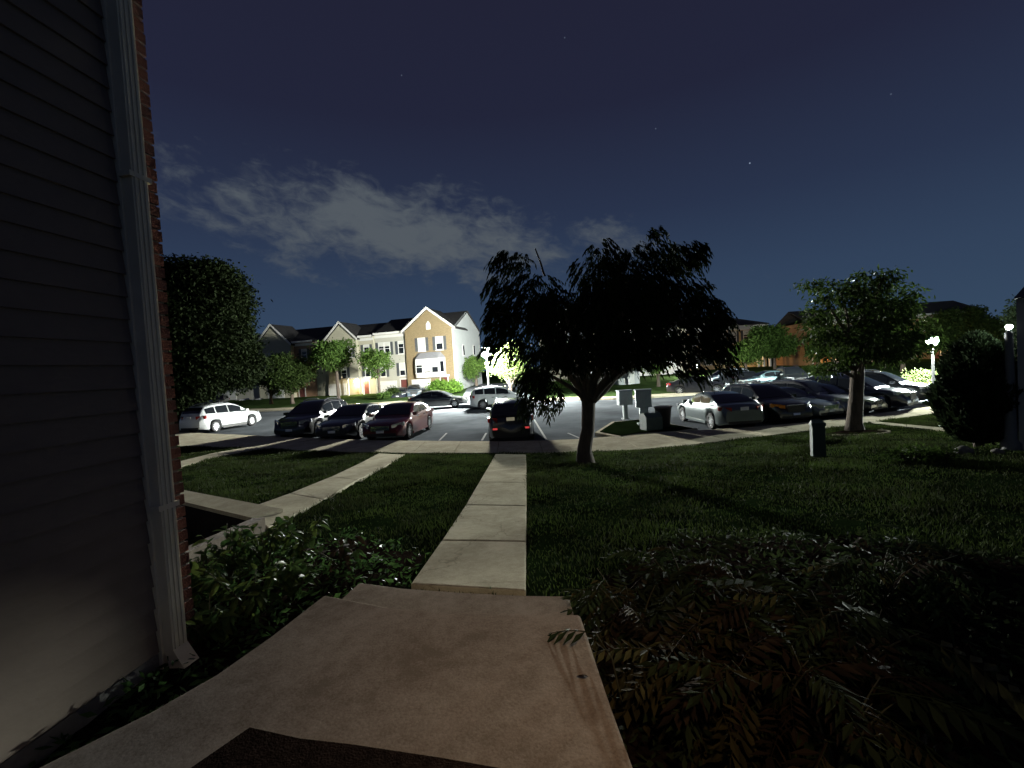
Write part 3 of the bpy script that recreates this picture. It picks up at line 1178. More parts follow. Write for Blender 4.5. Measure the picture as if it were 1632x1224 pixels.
for s, (xa, xb) in ((-1, (bx0, bx0 + 0.65)), (1, (bx1, bx1 - 0.65))):
    b = MB()
    a_ = Vector((xa, -0.124, 0))
    c_ = Vector((xb, -0.95, 0))
    nrm = Vector((s * 0.826, -0.65, 0)).normalized() * 0.012
    p1, p2 = a_.lerp(c_, 0.25) + nrm, a_.lerp(c_, 0.75) + nrm
    b.add([(p1.x, p1.y, bz0 + 0.65), (p2.x, p2.y, bz0 + 0.65), (p2.x, p2.y, bz0 + 2.0), (p1.x, p1.y, bz0 + 2.0)], [(0, 1, 2, 3), (3, 2, 1, 0)])
    b.build('side_pane', dark_glass, bay)
garage(A, 1.95, 2.5, 2.0, -0.122, -0.4)
house_door(A, 5.2, -0.122, -0.3)
wall_box('porch_roof', A, white_paint, 4.4, 6.0, -0.9, -0.124, 2.0 - 0.1, 2.15)
# windows in the pale end wall
for (yy, zz, ww, hh) in ((3.0, 4.5, 0.7, 1.5), (5.6, 1.9, 0.8, 1.6), (7.2, 4.6, 0.8, 1.5), (7.4, 1.5, 1.0, 1.7)):
    b = MB()
    b.box(w + 0.002, w + 0.05, yy - ww / 2, yy + ww / 2, zz, zz + hh)
    f = b.build('window', white_paint, A)
    b = MB()
    b.box(w + 0.045, w + 0.06, yy - ww / 2 + 0.1, yy + ww / 2 - 0.1, zz + 0.1, zz + hh - 0.1)
    b.build('pane', dark_glass, f)

# B: flat beige siding
w = 4.75
B = row_house('pale sided narrow townhouse joined to the tan brick end house', 6.92, w)
wall_box('wall', B, beige_sid, 0, w, 0.3, dp, -1, 8.1)
gable_roof(B, 0, w, 0.3, dp, 8.1, 10.35, 0.35, 'x')
eave(B, 0, w, 0.3, 8.1)
for xx in (0.95, 1.85):
    window(B, xx, 5.2, 0.85, 1.75, 0.3, False, 0.3)
for sx in (0.28, 2.52):
    wall_box('shutter', B, shutter_m, sx - 0.18, sx + 0.18, 0.265, 0.298, 5.2, 6.95)
window(B, 3.9, 5.2, 0.9, 1.75, 0.3, True, 0.2)
window(B, 3.9, 2.3, 0.9, 1.75, 0.3, True, 0.6)
window(B, 1.0, 2.3, 0.9, 1.75, 0.3, True, 0.4)
garage(B, 1.6, 2.4, 2.0, 0.3, -0.4)
house_door(B, 4.0, 0.3, -0.3)
wall_box('downspout', B, white_paint, w - 0.2, w - 0.1, 0.2, 0.296, -0.3, 7.9)

# C: gabled, beige, with the lit entrance
w = 9.3
Ch = row_house('cream gabled townhouse with bright lamp over its entrance', 11.7, w)
wall_box('wall', Ch, cream_sid, 0, w, 0.02, dp, -1, 7.9)
gable_roof(Ch, 0, w, 0, dp, 7.9, 10.0, 0.35, 'x')
eave(Ch, 7.1, w, 0.0, 7.9)
gable_wall('gable_front', Ch, cream_sid, 2.3, 7.0, -0.45, 0.016, -1, 7.7, 9.9)
b = MB()
b.profile([(2.0, 7.5), (4.65, 9.98), (7.3, 7.5), (7.3, 7.66), (4.65, 10.14), (2.0, 7.66)], -0.7, 3.5, axis='y')
b.build('front_roof', roof_m, Ch)
rake_boards(Ch, 2.3, 7.0, -0.7, 7.72, 10.02, 0.3, 0.3)
window(Ch, 3.5, 5.2, 0.9, 1.6, -0.452, True, 0.2)
window(Ch, 5.8, 5.2, 0.9, 1.6, -0.452, True, 0.7)
window(Ch, 8.2, 5.2, 0.9, 1.6, 0.0, True, 0.2)
window(Ch, 4.8, 2.3, 0.9, 1.6, -0.452, True, 0.2)
window(Ch, 8.2, 2.3, 0.9, 1.6, 0.0, True, 0.2)
house_door(Ch, 7.75, 0.0, -0.2)
garage(Ch, 3.6, 2.6, 2.0, -0.452, -0.4)
wall_box('porch_post', Ch, white_paint, 5.9, 6.05, -1.5, -1.35, -0.6, 2.3)
wall_box('porch_post', Ch, white_paint, 8.2, 8.35, -1.5, -1.35, -0.6, 2.3)
wall_box('porch_roof', Ch, white_paint, 5.8, 8.5, -1.6, -0.01, 2.302, 2.5)
b = MB()
b.lathe([(0.05, 1.62), (0.24, 1.7), (0.3, 1.9), (0.24, 2.08), (0.05, 2.16)], 7.0, -1.0, 10)
b.build('porch_lamp', emit_mat('porch_lamp_glow', (1.0, 0.74, 0.38), PORCH_HOUSE * 0.9), Ch)
b = MB()
b.tube([(7.0, -1.0, 2.16), (7.0, -1.0, 2.30)], 0.02, 6)
b.build('lamp_stem', shutter_m, Ch)

# D: beige gable on the left, brown brick on the right
w = 9.4
D = row_house('far left townhouse half brown brick half cream gable', 21.05, w)
wall_box('wall', D, brown_brick, 0, w, 0.02, dp, -1, 7.9)
gable_roof(D, 0, w, 0, dp, 7.9, 10.2, 0.35, 'x')
eave(D, 5.9, w, 0.0, 7.9)
gable_wall('gable_front', D, cream_sid, 0.1, 6.0, -0.6, 0.016, -1, 7.7, 10.5)
b = MB()
b.profile([(-0.2, 7.45), (3.05, 10.55), (6.3, 7.45), (6.3, 7.61), (3.05, 10.71), (-0.2, 7.61)], -0.85, 3.5, axis='y')
b.build('front_roof', roof_m, D)
rake_boards(D, 0.1, 6.0, -0.85, 7.72, 10.6, 0.3, 0.3)
window(D, 2.1, 4.9, 0.9, 1.7, -0.602, True, 0.3)
window(D, 4.2, 4.9, 0.9, 1.7, -0.602, True, 0.6)
window(D, 7.7, 5.2, 0.9, 1.7, 0.0, True, 0.2)
window(D, 7.7, 2.2, 0.9, 1.7, 0.0, True, 0.2)
garage(D, 3.0, 2.6, 2.0, -0.602, -0.4)
house_door(D, 6.9, 0.0, -0.2)
# E: mostly behind the big tree
w = 8.0
E = row_house('leftmost cream townhouse mostly behind the dark tree', 30.5, w)
wall_box('wall', E, beige_sid, 0, w, 0.02, dp, -1, 7.8)
gable_roof(E, 0, w, 0, dp, 7.8, 10.0, 0.35, 'x')
eave(E, 0, w, 0.0, 7.8)
for xx in (1.6, 4.0, 6.4):
    window(E, xx, 5.2, 0.9, 1.6, 0.0, True, 0.3)
    window(E, xx, 2.2, 0.9, 1.6, 0.0, True, 0.3)
garage(E, 2.0, 2.5, 2.0, 0.0, -0.4)


# houses behind the near tree and on the right
def plain_house(label, loc, rz, w, dp, ze, zr, front, hip=False, wins=(), gar=(), doors=(), z0=-1, group=None, cornice=False):
    h = thing('townhouse', label, 'house', loc, rz, group)
    wall_box('wall', h, front, 0, w, 0.02, dp, z0, ze)
    if hip:
        o = 0.45
        b = MB()
        b.add([(-o, -o, ze), (w + o, -o, ze), (w + o, dp + o, ze), (-o, dp + o, ze), (dp / 2, dp / 2, zr), (w - dp / 2, dp / 2, zr), (-o, -o, ze + .14), (w + o, -o, ze + .14), (w + o, dp + o, ze + .14), (-o, dp + o, ze + .14)],
              [(3, 2, 1, 0), (6, 7, 5, 4), (8, 9, 4, 5), (7, 8, 5), (9, 6, 4), (0, 1, 7, 6), (1, 2, 8, 7), (2, 3, 9, 8), (3, 0, 6, 9)])
        b.build('roof', roof_m, h)
        wall_box('cornice', h, white_paint, -0.3, w + 0.3, -0.3, 0.018, ze - 0.75, ze - 0.02)
        wall_box('cornice', h, white_paint, w + 0.003, w + 0.3, 0.02, dp, ze - 0.75, ze - 0.02)
    else:
        gable_roof(h, 0, w, 0, dp, ze, zr, 0.35, 'x')
        eave(h, 0, w, 0.0, ze)
    for (x, z, ww, hh, sh, bl) in wins:
        window(h, x, z, ww, hh, 0.018, sh, bl)
    for (x, ww) in gar:
        garage(h, x, ww, 2.1, 0.018, -0.3)
    for x in doors:
        house_door(h, x, 0.018, -0.2)
    return h


c0 = at_y(880, 600, 62)
centre = plain_house('cream townhouse with white garage doors behind the near tree', (c0.x, 62, 0.8), R(6), 19.5, 9, 8.0, 10.2, cream_sid,
                     wins=[(x, z, 0.95, 1.65, True, 0.4) for x in (2, 5, 8, 11, 14.2, 17.4) for z in (2.6, 5.4)], gar=((6.5, 2.6), (13, 2.6), (17.0, 2.6)), doors=(3.5, 9.8))
c1 = at_y(985, 600, 48)
small = thing('garden_shed', 'small pale gabled shed lit up behind the mailboxes', 'shed', (c1.x, 48, 0.3), R(8))
wall_box('wall', small, grey_sid, 0, 2.4, 0.02, 2.4, -0.4, 1.6)
gable_wall('front_wall', small, grey_sid, 0.002, 2.398, -0.06, 0.018, -0.4, 1.6, 2.5)
MB().profile([(-0.2, 1.5), (1.2, 2.55), (2.6, 1.5), (2.6, 1.62), (1.2, 2.67), (-0.2, 1.62)], -0.2, 2.6, axis='y').build('roof', roof_m, small)
house_door(small, 1.2, -0.062, -0.2, 0.9, 1.7, garage_m)

c2 = at_y(1096, 560, 75)
hipw = 13.6
right_house = plain_house('hip roofed house with cream cornice above the right trees', (c2.x, 75, 0.6), R(4), hipw, 11, 7.25, 9.6, lines_mat('ochre_brick', (0.33, 0.235, 0.12), .075, kind='brick'), hip=True,
                          wins=[(x, z, 1.0, 2.1, True, 0.35) for x in (1.2, 3.5, 5.8, 8.0, 10.2, 12.2) for z in (1.0, 4.3)], doors=(7.0,))
for xx in (10.8, 11.7, 12.8):
    b = MB()
    b.box(xx - 0.14, xx + 0.14, -2.2, -1.92, -0.8, 2.2)
    b.box(xx - 0.2, xx + 0.2, -2.26, -1.86, 2.203, 2.32)
    b.build('porch_column', white_paint, right_house)
wall_box('porch_roof', right_house, white_paint, 10.4, 13.2, -2.4, 0.015, 2.323, 2.6)
c3 = at_y(1287, 560, 66)
row_r = plain_house('long brick row with warm lit ground floor behind the right cars', (c3.x, 66, 0.5), R(-6), 23.5, 10, 6.6, 8.6, lines_mat('orange_brick', (0.20, 0.115, 0.055), .075, kind='brick'),
                    wins=[(x, z, 1.0, 1.6, True, 0.35) for x in (1.6, 5.2, 8.8, 12.4, 16, 19.6, 22.3) for z in (4.3,)], doors=(1.2, 9.2, 17.2), gar=((5.2, 2.6), (13.2, 2.6), (20.9, 2.6)))
lamp_spots = [(row_r, 2.4), (row_r, 10.6), (row_r, 18.6), (right_house, 9.6)]
for hs_, xx in lamp_spots:
    b = MB()
    b.lathe([(0.05, 1.9), (0.12, 1.98), (0.14, 2.1), (0.1, 2.2), (0.04, 2.26)], xx, -0.35, 9)
    f = b.build('wall_lamp', emit_mat('warm_lamp_glow', (1.0, 0.56, 0.20), PORCH_WARM), hs_)
    b = MB()
    b.tube([(xx, -0.35, 2.26), (xx, -0.2, 2.34), (xx, 0.016, 2.3)], 0.02, 6)
    b.build('bracket', shutter_m, f)

# dark grey house at the far right edge, seen only as a sliver
g_ = at_g(1627, 716)
gh = thing('grey_house', 'dark grey sided house corner at the right edge of the yard', 'house', (g_.x, g_.y, g_.z - 0.1), R(-52))
gs = mat('grey_siding', (0.10, 0.10, 0.115), 0.7, 0.12, 3, 0.1, 60)
wall_box('wall', gh, gs, 0.012, 5.0, 0.012, 6.0, -0.4, 3.0)
lap = MB().profile([(-0.010, 0.0), (0.012, 0.0), (0.012, 0.19), (0.0, 0.19)], 0.1, 5.0, axis='x').mesh('siding_board')
lap.materials.append(gs)
for i in range(16):
    o = link('siding_board', lap, gh)
    o.location = (0, 0, i * 0.175)
wall_box('corner_board', gh, mat('grey_trim', (0.2, 0.2, 0.2), 0.6, 0.08, 4), -0.02, 0.09, -0.03, 0.1, -0.3, 3.0)
MB().profile([(-0.12, 3.003), (6.2, 3.003), (3.0, 3.5)], -0.05, 5.2, axis='x').build('roof', roof_m, gh)

# ------------------------------------------------------------------ street lamps


def street_lamp(label, top, zbase, glow, pole_m, rad=0.25, arm=None):
    x, y, zt = top
    t = thing('street_lamp', label, 'street lamp', (x, y, zbase), 0, 'street lamps round the lot')
    h = zt - zbase
    b = MB()
    b.lathe([(0.16, 0.0), (0.16, 0.12), (0.10, 0.2), (0.085, 0.6), (0.06, h - rad - .12), (0.06, h - rad - .06)], 0, 0, 12)
    b.build('pole', pole_m, t, smooth=True, angle=40)
    b = MB()
    b.lathe([(0.07, h - rad - .058), (min(.13, rad * .8), h - rad - .04), (min(.13, rad * .8), h - rad - .01), (0.06, h - rad * .985)], 0, 0, 12)
    b.build('collar', pole_m, t, smooth=True, angle=40)
    b = MB()
    b.lathe([(rad * .35, h - rad * .98), (rad * 0.78, h - rad * .62), (rad, h), (rad * 0.88, h + rad * .48), (rad * 0.6, h + rad * .8)], 0, 0, 16)
    b.build('globe', glow, t, smooth=True)
    b = MB()
    b.lathe([(rad * 0.75, h + rad * .81), (rad * 0.7, h + rad * .92), (rad * .25, h + rad * 1.15), (0.02, h + rad * 1.3)], 0, 0, 12)
    b.build('cap', pole_m, t, smooth=True, angle=40)
    return t


pole_m = mat('pale_pole', (0.55, 0.56, 0.55), 0.5, 0.1, 6)
tpos = at_y(775, 561, 41.0)
street_lamp('bright street lamp on pale pole behind the white crossover', tpos, 0.1, emit_mat('street_lamp_glow', (0.97, 1.0, 0.93), LAMP_MAIN), pole_m, 0.5)
tpos = at_y(1486, 543, 25.5)
street_lamp('bright street lamp on the right beside the dark evergreen', tpos, 0.1, emit_mat('street_lamp_glow_right', (0.90, 1.0, 0.93), LAMP_RIGHT), mat('dark_pole', (0.08, 0.08, 0.08), 0.5, 0.1, 6), 0.27)
gp_ = at_g(1609, 716)
tpos = at_y(1608, 521, gp_.y)
street_lamp('small white lamp on a grey post at the right edge of the yard', tpos, gp_.z, emit_mat('post_lamp_glow', (0.88, 1.0, 0.93), LAMP_WALL), mat('grey_pole', (0.10, 0.105, 0.105), 0.6, 0.1, 6), 0.052)
tpos = at_y(1112, 583, 52.0)
street_lamp('low street lamp glowing behind the near tree branches', tpos, 0.2, emit_mat('street_lamp_glow_far', (1.0, 0.98, 0.90), LAMP_MAIN * 0.4), pole_m, 0.2)
# ------------------------------------------------------------------ cars
def paint(name, col, metal=0.35, rough=0.28):
    return mat('paint_' + name, col, rough, 0.04, 3, metal=metal, coat=1.0, spec=0.5)


tyre_m = mat('tyre', (0.012, 0.012, 0.013), 0.85, 0.2, 20)
rim_m = mat('alloy', (0.55, 0.56, 0.58), 0.3, 0.06, 5, metal=0.85)
black_plastic = mat('black_plastic', (0.012, 0.012, 0.013), 0.55, 0.2, 12)
chrome = mat('chrome', (0.65, 0.66, 0.68), 0.12, 0.03, 3, metal=1.0)
lamp_glass = mat('headlamp_glass', (0.50, 0.52, 0.54), 0.08, 0.1, 9, metal=0.5, coat=1.0)
tail_glass = mat('tail_glass', (0.22, 0.012, 0.012), 0.12, 0.2, 9, coat=1.0)
amber_glass = mat('amber_glass', (0.55, 0.17, 0.02), 0.12, 0.1, 9, coat=1.0)
plate_m = mat('plate', (0.62, 0.64, 0.66), 0.35, 0.05, 9)
car_glass = mat('car_glass', (0.010, 0.012, 0.014), 0.03, 0.1, 1, spec=0.8)

SPECS = {
    'sedan': dict(L=4.78, W=1.84, wb=2.80, off=0.02, r=0.335,
                  belt=[(-2.39, .80), (-2.33, .96), (-2.0, 1.04), (-1.5, 1.03), (-.6, .98), (.6, .95), (1.0, .93), (1.6, .86), (2.1, .76), (2.33, .64), (2.39, .52)],
                  roof=[(-1.92, 1.03), (-1.45, 1.23), (-1.0, 1.38), (-.45, 1.45), (.05, 1.44), (.4, 1.33), (.8, 1.13), (1.15, .925)],
                  panes=[(-1.25, -.42), (-.36, .48)], ws=(.22, 1.02), rw=(-1.78, -1.06), rack=False),
    'suv': dict(L=4.65, W=1.88, wb=2.72, off=0.0, r=0.36,
                belt=[(-2.32, .85), (-2.28, 1.02), (-2.1, 1.14), (-1.4, 1.12), (-.4, 1.07), (.8, 1.04), (1.15, 1.04), (1.7, .97), (2.1, .86), (2.28, .72), (2.32, .56)],
                roof=[(-2.24, 1.12), (-2.08, 1.40), (-1.86, 1.58), (-1.3, 1.66), (-.5, 1.70), (.05, 1.67), (.45, 1.54), (.8, 1.33), (1.25, 1.03)],
                panes=[(-1.92, -1.28), (-1.2, -.36), (-.3, .62)], ws=(.22, 1.12), rw=(-2.19, -1.90), rack=True),
}


def lerp_tab(tab, x):
    xs_, zs_ = zip(*tab)
    return float(np.interp(x, xs_, zs_))


def car_meshes(kind):
    s = SPECS[kind]
    L, Wd, wb, r = s['L'], s['W'], s['wb'], s['r']
    h2 = L / 2
    axf, axr = wb / 2 + s['off'], -wb / 2 + s['off']
    ra = r + 0.055
    st_ = set(np.round(np.linspace(-h2, h2, 30), 3))
    for ax in (axf, axr):
        for q in np.linspace(-1, 1, 13):
            st_.add(round(ax + ra * q, 3))
        st_.add(round(ax + ra * 1.001 + .002, 3))
        st_.add(round(ax - ra * 1.001 - .002, 3))
    st_ = sorted(x for x in st_ if -h2 <= x <= h2)

    def hw(x):
        u = abs(x) / h2
        return Wd / 2 * (1 - 0.025 * u ** 2 - 0.17 * u ** 9)

    out = {}
    b = MB()
    rows = []
    for x in st_:
        zb = 0.20 + 0.10 * max(0, (abs(x) / h2 - .8) / .2)
        for ax in (axf, axr):
            if abs(x - ax) < ra:
                zb = max(zb, r + math.sqrt(ra * ra - (x - ax) ** 2))
        zt = lerp_tab(s['belt'], x)
        w = hw(x)
        zs1 = zb + min(0.07, (zt - zb) * .2)
        zm = zb + (zt - zb) * 0.52
        zc = max(zt - 0.17, zb + (zt - zb) * .7)
        half = [(0, zb), (w * .90, zb), (w * .975, zs1), (w, zm), (w * .992, zc), (w * .955, zt - .035), (w * .89, zt), (w * .5, zt + .025), (0, zt + .035)]
        ring = [(x, y, z) for y, z in half] + [(x, -y, z) for y, z in half[-2:0:-1]]
        rows.append(ring)
    n = len(rows[0])
    b.v = [p for rr in rows for p in rr]
    for i in range(len(rows) - 1):
        for q in range(n):
            q2 = (q + 1) % n
            b.f.append((i * n + q, (i + 1) * n + q, (i + 1) * n + q2, i * n + q2))
    b.f.append(tuple(range(n)))
    b.f.append(tuple((len(rows) - 1) * n + q for q in range(n))[::-1])
    # greenhouse as part of the shell
    rf = s['roof']
    gx_ = sorted(set(np.round(np.linspace(rf[0][0], rf[-1][0], 26), 3)))

    def zr(x):
        # smooth roofline
        return lerp_tab(rf, x)

    def yb(x):
        return hw(x) * 0.93

    zbelt0 = lambda x: min(lerp_tab(s['belt'], x) - 0.01, zr(x))

    def yr(x):
        return yb(x) - 0.36 * max(0.0, zr(x) - zbelt0(x)) - 0.0

    o = len(b.v)
    m_ = 9
    for x in gx_:
        a, z0_, z1_ = yb(x), zbelt0(x), zr(x)
        y1 = yr(x)
        hgt = z1_ - z0_
        half = [(a, z0_), (a + (y1 - a) * .82, z0_ + hgt * .82), (y1 - .02, z0_ + hgt * .93), (y1 * .8, z0_ + hgt * 1.0), (0, z0_ + hgt * 1.0 + .015)]
        b.v += [(x, y, z) for y, z in half] + [(x, -y, z) for y, z in half[-2::-1]]
    for i in range(len(gx_) - 1):
        for q in range(m_ - 1):
            b.f.append((o + i * m_ + q, o + (i + 1) * m_ + q, o + (i + 1) * m_ + q + 1, o + i * m_ + q + 1))
    out['body'] = b.mesh('body', angle=38)

    # side panes
    for sgn in (1, -1):
        for k_, (xa, xb) in enumerate(s['panes']):
            b = MB()
            up, dn = [], []
            for x in np.linspace(xa, xb, 8):
                z0_, z1_ = zbelt0(x), zr(x)
                zl = lerp_tab(s['belt'], x) + 0.035
                zu = z0_ + (z1_ - z0_) * 0.80
                if zu < zl + 0.02:
                    zu = zl + 0.02

                def yy(z):
                    return yb(x) + (yr(x) - yb(x)) * (z - z0_) / max(z1_ - z0_, .01) + 0.011
                dn.append((x, sgn * yy(zl), zl))
                up.append((x, sgn * yy(zu), zu))
            nn = len(dn)
            b.v = dn + up
            b.f = [((i, i + 1, nn + i + 1, nn + i) if sgn < 0 else (i, nn + i, nn + i + 1, i + 1)) for i in range(nn - 1)]
            out['side_window_%d_%d' % (sgn, k_)] = b.mesh('side_window')
    for nm, (xa, xb) in (('windshield', s['ws']), ('rear_window', s['rw'])):
        b = MB()
        xs_ = np.linspace(xa, xb, 7)
        for x in xs_:
            z1_, z0_ = zr(x), zbelt0(x)
            hgt = z1_ - z0_
            y1 = yr(x)
            pr = [(y1 * .97 - .03, z0_ + hgt * .95), (y1 * .8, z0_ + hgt * 1.0), (y1 * .4, z0_ + hgt + .0075), (0, z0_ + hgt + .015)]
            pr = [(y, z + 0.016) for y, z in pr]
            b.v += [(x, y, z) for y, z in pr] + [(x, -y, z) for y, z in pr[-2::-1]]
        for i in range(6):
            for q in range(6):
                b.f.append((i * 7 + q, (i + 1) * 7 + q, (i + 1) * 7 + q + 1, i * 7 + q + 1))
        out[nm] = b.mesh(nm, smooth=True)

    # wheel
    b = MB()
    prof = [(r * .62, -.105), (r * .93, -.105), (r, -.075), (r, .075), (r * .93, .105), (r * .62, .105)]
    nn = 26
    for rr, yy in prof:
        for q in range(nn):
            w = 2 * math.pi * q / nn
            b.v.append((rr * math.cos(w), yy, rr * math.sin(w)))
    for i in range(len(prof) - 1):
        for q in range(nn):
            q2 = (q + 1) % nn
            b.f.append((i * nn + q, i * nn + q2, (i + 1) * nn + q2, (i + 1) * nn + q))
    out['tyre'] = b.mesh('tyre', angle=45)
    b = MB()
    for k_ in range(10 if kind == 'suv' else 7):
        w = 2 * math.pi * k_ / (10 if kind == 'suv' else 7)
        ca, sa = math.cos(w), math.sin(w)
        hw_ = 0.022 if kind == 'suv' else 0.03
        q = []
        for rr, hh in ((0.04, hw_ * 1.2), (r * .64, hw_)):
            for sg in (-1, 1):
                q.append((rr * ca - sg * hh * sa, rr * sa + sg * hh * ca))
        v = [(x, .085, z) for x, z in q] + [(x, .06, z) for x, z in q]
        b.add(v, [(0, 2, 3, 1), (4, 5, 7, 6), (0, 4, 6, 2), (1, 3, 7, 5), (2, 6, 7, 3)])
    o = len(b.v)
    for rr, yy in ((r * .60, .05), (r * .60, .096), (r * .68, .10), (r * .68, .05)):
        for q in range(nn):
            w = 2 * math.pi * q / nn
            b.v.append((rr * math.cos(w), yy, rr * math.sin(w)))
    for i in range(3):
        for q in range(nn):
            q2 = (q + 1) % nn
            b.f.append((o + i * nn + q, o + i * nn + q2, o + (i + 1) * nn + q2, o + (i + 1) * nn + q))
    o = len(b.v)
    for q in range(12):
        w = 2 * math.pi * q / 12
        b.v.append((0.06 * math.cos(w), .092, 0.06 * math.sin(w)))
    b.f.append(tuple(range(o, o + 12)))
    out['rim'] = b.mesh('rim', angle=30)
    b = MB()
    o = 0
    for q in range(nn):
        w = 2 * math.pi * q / nn
        b.v.append((r * .63 * math.cos(w), .03, r * .63 * math.sin(w)))
    b.f.append(tuple(range(nn)))
    out['hub'] = b.mesh('hub')
    # lights and trim
    xf, xr = h2, -h2

    def lamp(x0, x1, ya, yb_, za, zb_, skew=0.0):
        b = MB()
        v = []
        for x, y, z in ((x0, ya, za), (x1, yb_, za + skew), (x1, yb_, zb_ + skew), (x0, ya, zb_)):
            v.append((x, y, z))
        dx = 0.05 if x0 > 0 else -0.05
        v += [(x - dx * 2.2, y * .985, z) for x, y, z in v]
        b.add(v, [(0, 1, 2, 3), (0, 3, 7, 4), (1, 5, 6, 2), (3, 2, 6, 7), (0, 4, 5, 1), (4, 7, 6, 5)])
        return b

    zf = lerp_tab(s['belt'], h2 - .06)
    zhl = (.60, .74) if kind == 'sedan' else (.72, .88)
    for sg in (1, -1):
        out['headlight_%d' % sg] = lamp(xf + .012, xf - .34, sg * Wd * .27, sg * Wd * .487, zhl[0], zhl[1], .07).mesh('headlight')
        ztl = (.80, .95) if kind == 'sedan' else (.86, 1.06)
        out['taillight_%d' % sg] = lamp(xr - .014, xr + .26, sg * Wd * .28, sg * Wd * .49, ztl[0], ztl[1], .02).mesh('taillight')
        b = MB()
        b.box(.78, .95, sg * (Wd / 2 - .01) - .0, sg * (Wd / 2 + .17), lerp_tab(s['belt'], .85) + .02, lerp_tab(s['belt'], .85) + .15)
        out['mirror_%d' % sg] = b.mesh('side_mirror')
        b = MB()
        for xh in (-.55, .42):
            b.box(xh - .11, xh + .11, sg * (Wd / 2 - .012), sg * (Wd / 2 + .018), .86, .90)
        out['handles_%d' % sg] = b.mesh('door_handle')
        b = MB()
        b.box(axr + ra + .03, axf - ra - .03, sg * (Wd / 2 * .955), sg * (Wd / 2 * 1.004), .19, .29 if kind == 'sedan' else .36)
        out['sill_%d' % sg] = b.mesh('sill')
        if s['rack']:
            b = MB()
            pts = [(x, sg * (yr(x) * .86), zr(x) + (.0 if i_ in (0, 5) else .065)) for i_, x in enumerate(np.linspace(-1.65, .05, 6))]
            b.tube(pts, .02, 6)
            out['rail_%d' % sg] = b.mesh('roof_rail')
    gz = (.50, .70) if kind == 'sedan' else (.55, .86)
    b = MB()
    b.box(xf - .08, xf + .010, -.40, .40, gz[0], gz[1])
    for q in range(3):
        zz = gz[0] + .03 + q * (gz[1] - gz[0] - .03) / 3
        b.box(xf + .0105, xf + .022, -.38, .38, zz, zz + .022)
    out['grille'] = b.mesh('grille')
    b = MB()
    b.box(xf - .10, xf + .013, -.66, .66, .29, .40)
    out['intake'] = b.mesh('air_intake')
    b = MB()
    b.box(xf + .024, xf + .034, -.16, .16, .42, .50 + .02)
    out['plate_front'] = b.mesh('license_plate')
    b = MB()
    pz = .84 if kind == 'sedan' else .96
    b.box(xr - .030, xr - .006, -.16, .16, pz - .02, pz + .11)
    out['plate_rear'] = b.mesh('license_plate')
    b = MB()
    b.box(xr - .012, xr + .1, -.66, .66, .28, .40)
    out['bumper'] = b.mesh('bumper')
    out['axles'] = [(axf, 1), (axf, -1), (axr, 1), (axr, -1)]
    # cut lines of the doors as thin dark strips let into the flank
    return out


CARM = {k_: car_meshes(k_) for k_ in SPECS}
dark_rim = mat('dark_alloy', (0.12, 0.12, 0.13), 0.35, 0.1, 5, metal=0.8)


def car(name, label, kind, pm, px, py, az_deg, ref='center', scale=1.0, z=0.0, rim=None, trim=None, amber=False, plate=None, cat='car', dist=None, group='cars parked round the lot', tint=None):
    """az_deg: heading, 0 = away from the camera (+Y), 90 = to the right, 180 = toward the camera"""
    s = SPECS[kind]
    p = at_z(px, py, z)
    h = R(az_deg)
    d = Vector((math.sin(h), math.cos(h), 0))
    if ref == 'front':
        p = p - d * (s['L'] / 2 * scale)
    elif ref == 'rear':
        p = p + d * (s['L'] / 2 * scale)
    t = thing(name, label, cat, (p.x, p.y, z), math.pi / 2 - h, group)
    t.scale = (scale, scale, scale)
    mm = CARM[kind]
    tr = trim or black_plastic
    link('body', mm['body'], t, pm)
    for k_ in mm:
        if k_.startswith('side_window'):
            link('side_window', mm[k_], t, tint or car_glass)
    link('windshield', mm['windshield'], t, car_glass)
    link('rear_window', mm['rear_window'], t, car_glass)
    for sg in (1, -1):
        link('headlight', mm['headlight_%d' % sg], t, amber_glass if (amber and sg == -1) else lamp_glass)
        link('taillight', mm['taillight_%d' % sg], t, tail_glass)
        link('side_mirror', mm['mirror_%d' % sg], t, pm)
        link('door_handle', mm['handles_%d' % sg], t, tr)
        link('sill', mm['sill_%d' % sg], t, black_plastic if kind == 'suv' else pm)
        if s['rack']:
            link('roof_rail', mm['rail_%d' % sg], t, chrome)
    link('grille', mm['grille'], t, chrome if trim else black_plastic)
    link('air_intake', mm['intake'], t, black_plastic)
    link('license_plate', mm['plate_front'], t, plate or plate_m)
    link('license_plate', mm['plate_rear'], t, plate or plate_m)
    link('bumper', mm['bumper'], t, black_plastic)
    for ax, sg in mm['axles']:
        w = bpy.data.objects.new('wheel', None)
        C.objects.link(w)
        w.parent = t
        w.location = (ax, sg * (s['W'] / 2 - .115), s['r'])
        w.rotation_euler = (0, 0, 0 if sg > 0 else math.pi)
        link('tyre', mm['tyre'], w, tyre_m)
        link('rim', mm['rim'], w, rim or rim_m)
        link('hub', mm['hub'], w, black_plastic)
    return t


P_white = paint('white', (0.56, 0.58, 0.585), 0.0)
P_black = paint('black', (0.010, 0.010, 0.012), 0.2)
P_dark = paint('dark_grey', (0.030, 0.034, 0.034), 0.4)
P_red = paint('dark_red', (0.115, 0.016, 0.018), 0.35)
P_silver = paint('silver', (0.105, 0.128, 0.13), 0.5)
P_blue = paint('slate_blue', (0.10, 0.13, 0.16), 0.5)
P_grey = paint('grey', (0.17, 0.17, 0.17), 0.5)
P_teal = paint('teal', (0.12, 0.19, 0.21), 0.4)
P_light = paint('pale_blue', (0.42, 0.48, 0.54), 0.4)
P_navy = paint('navy', (0.016, 0.020, 0.035), 0.3)

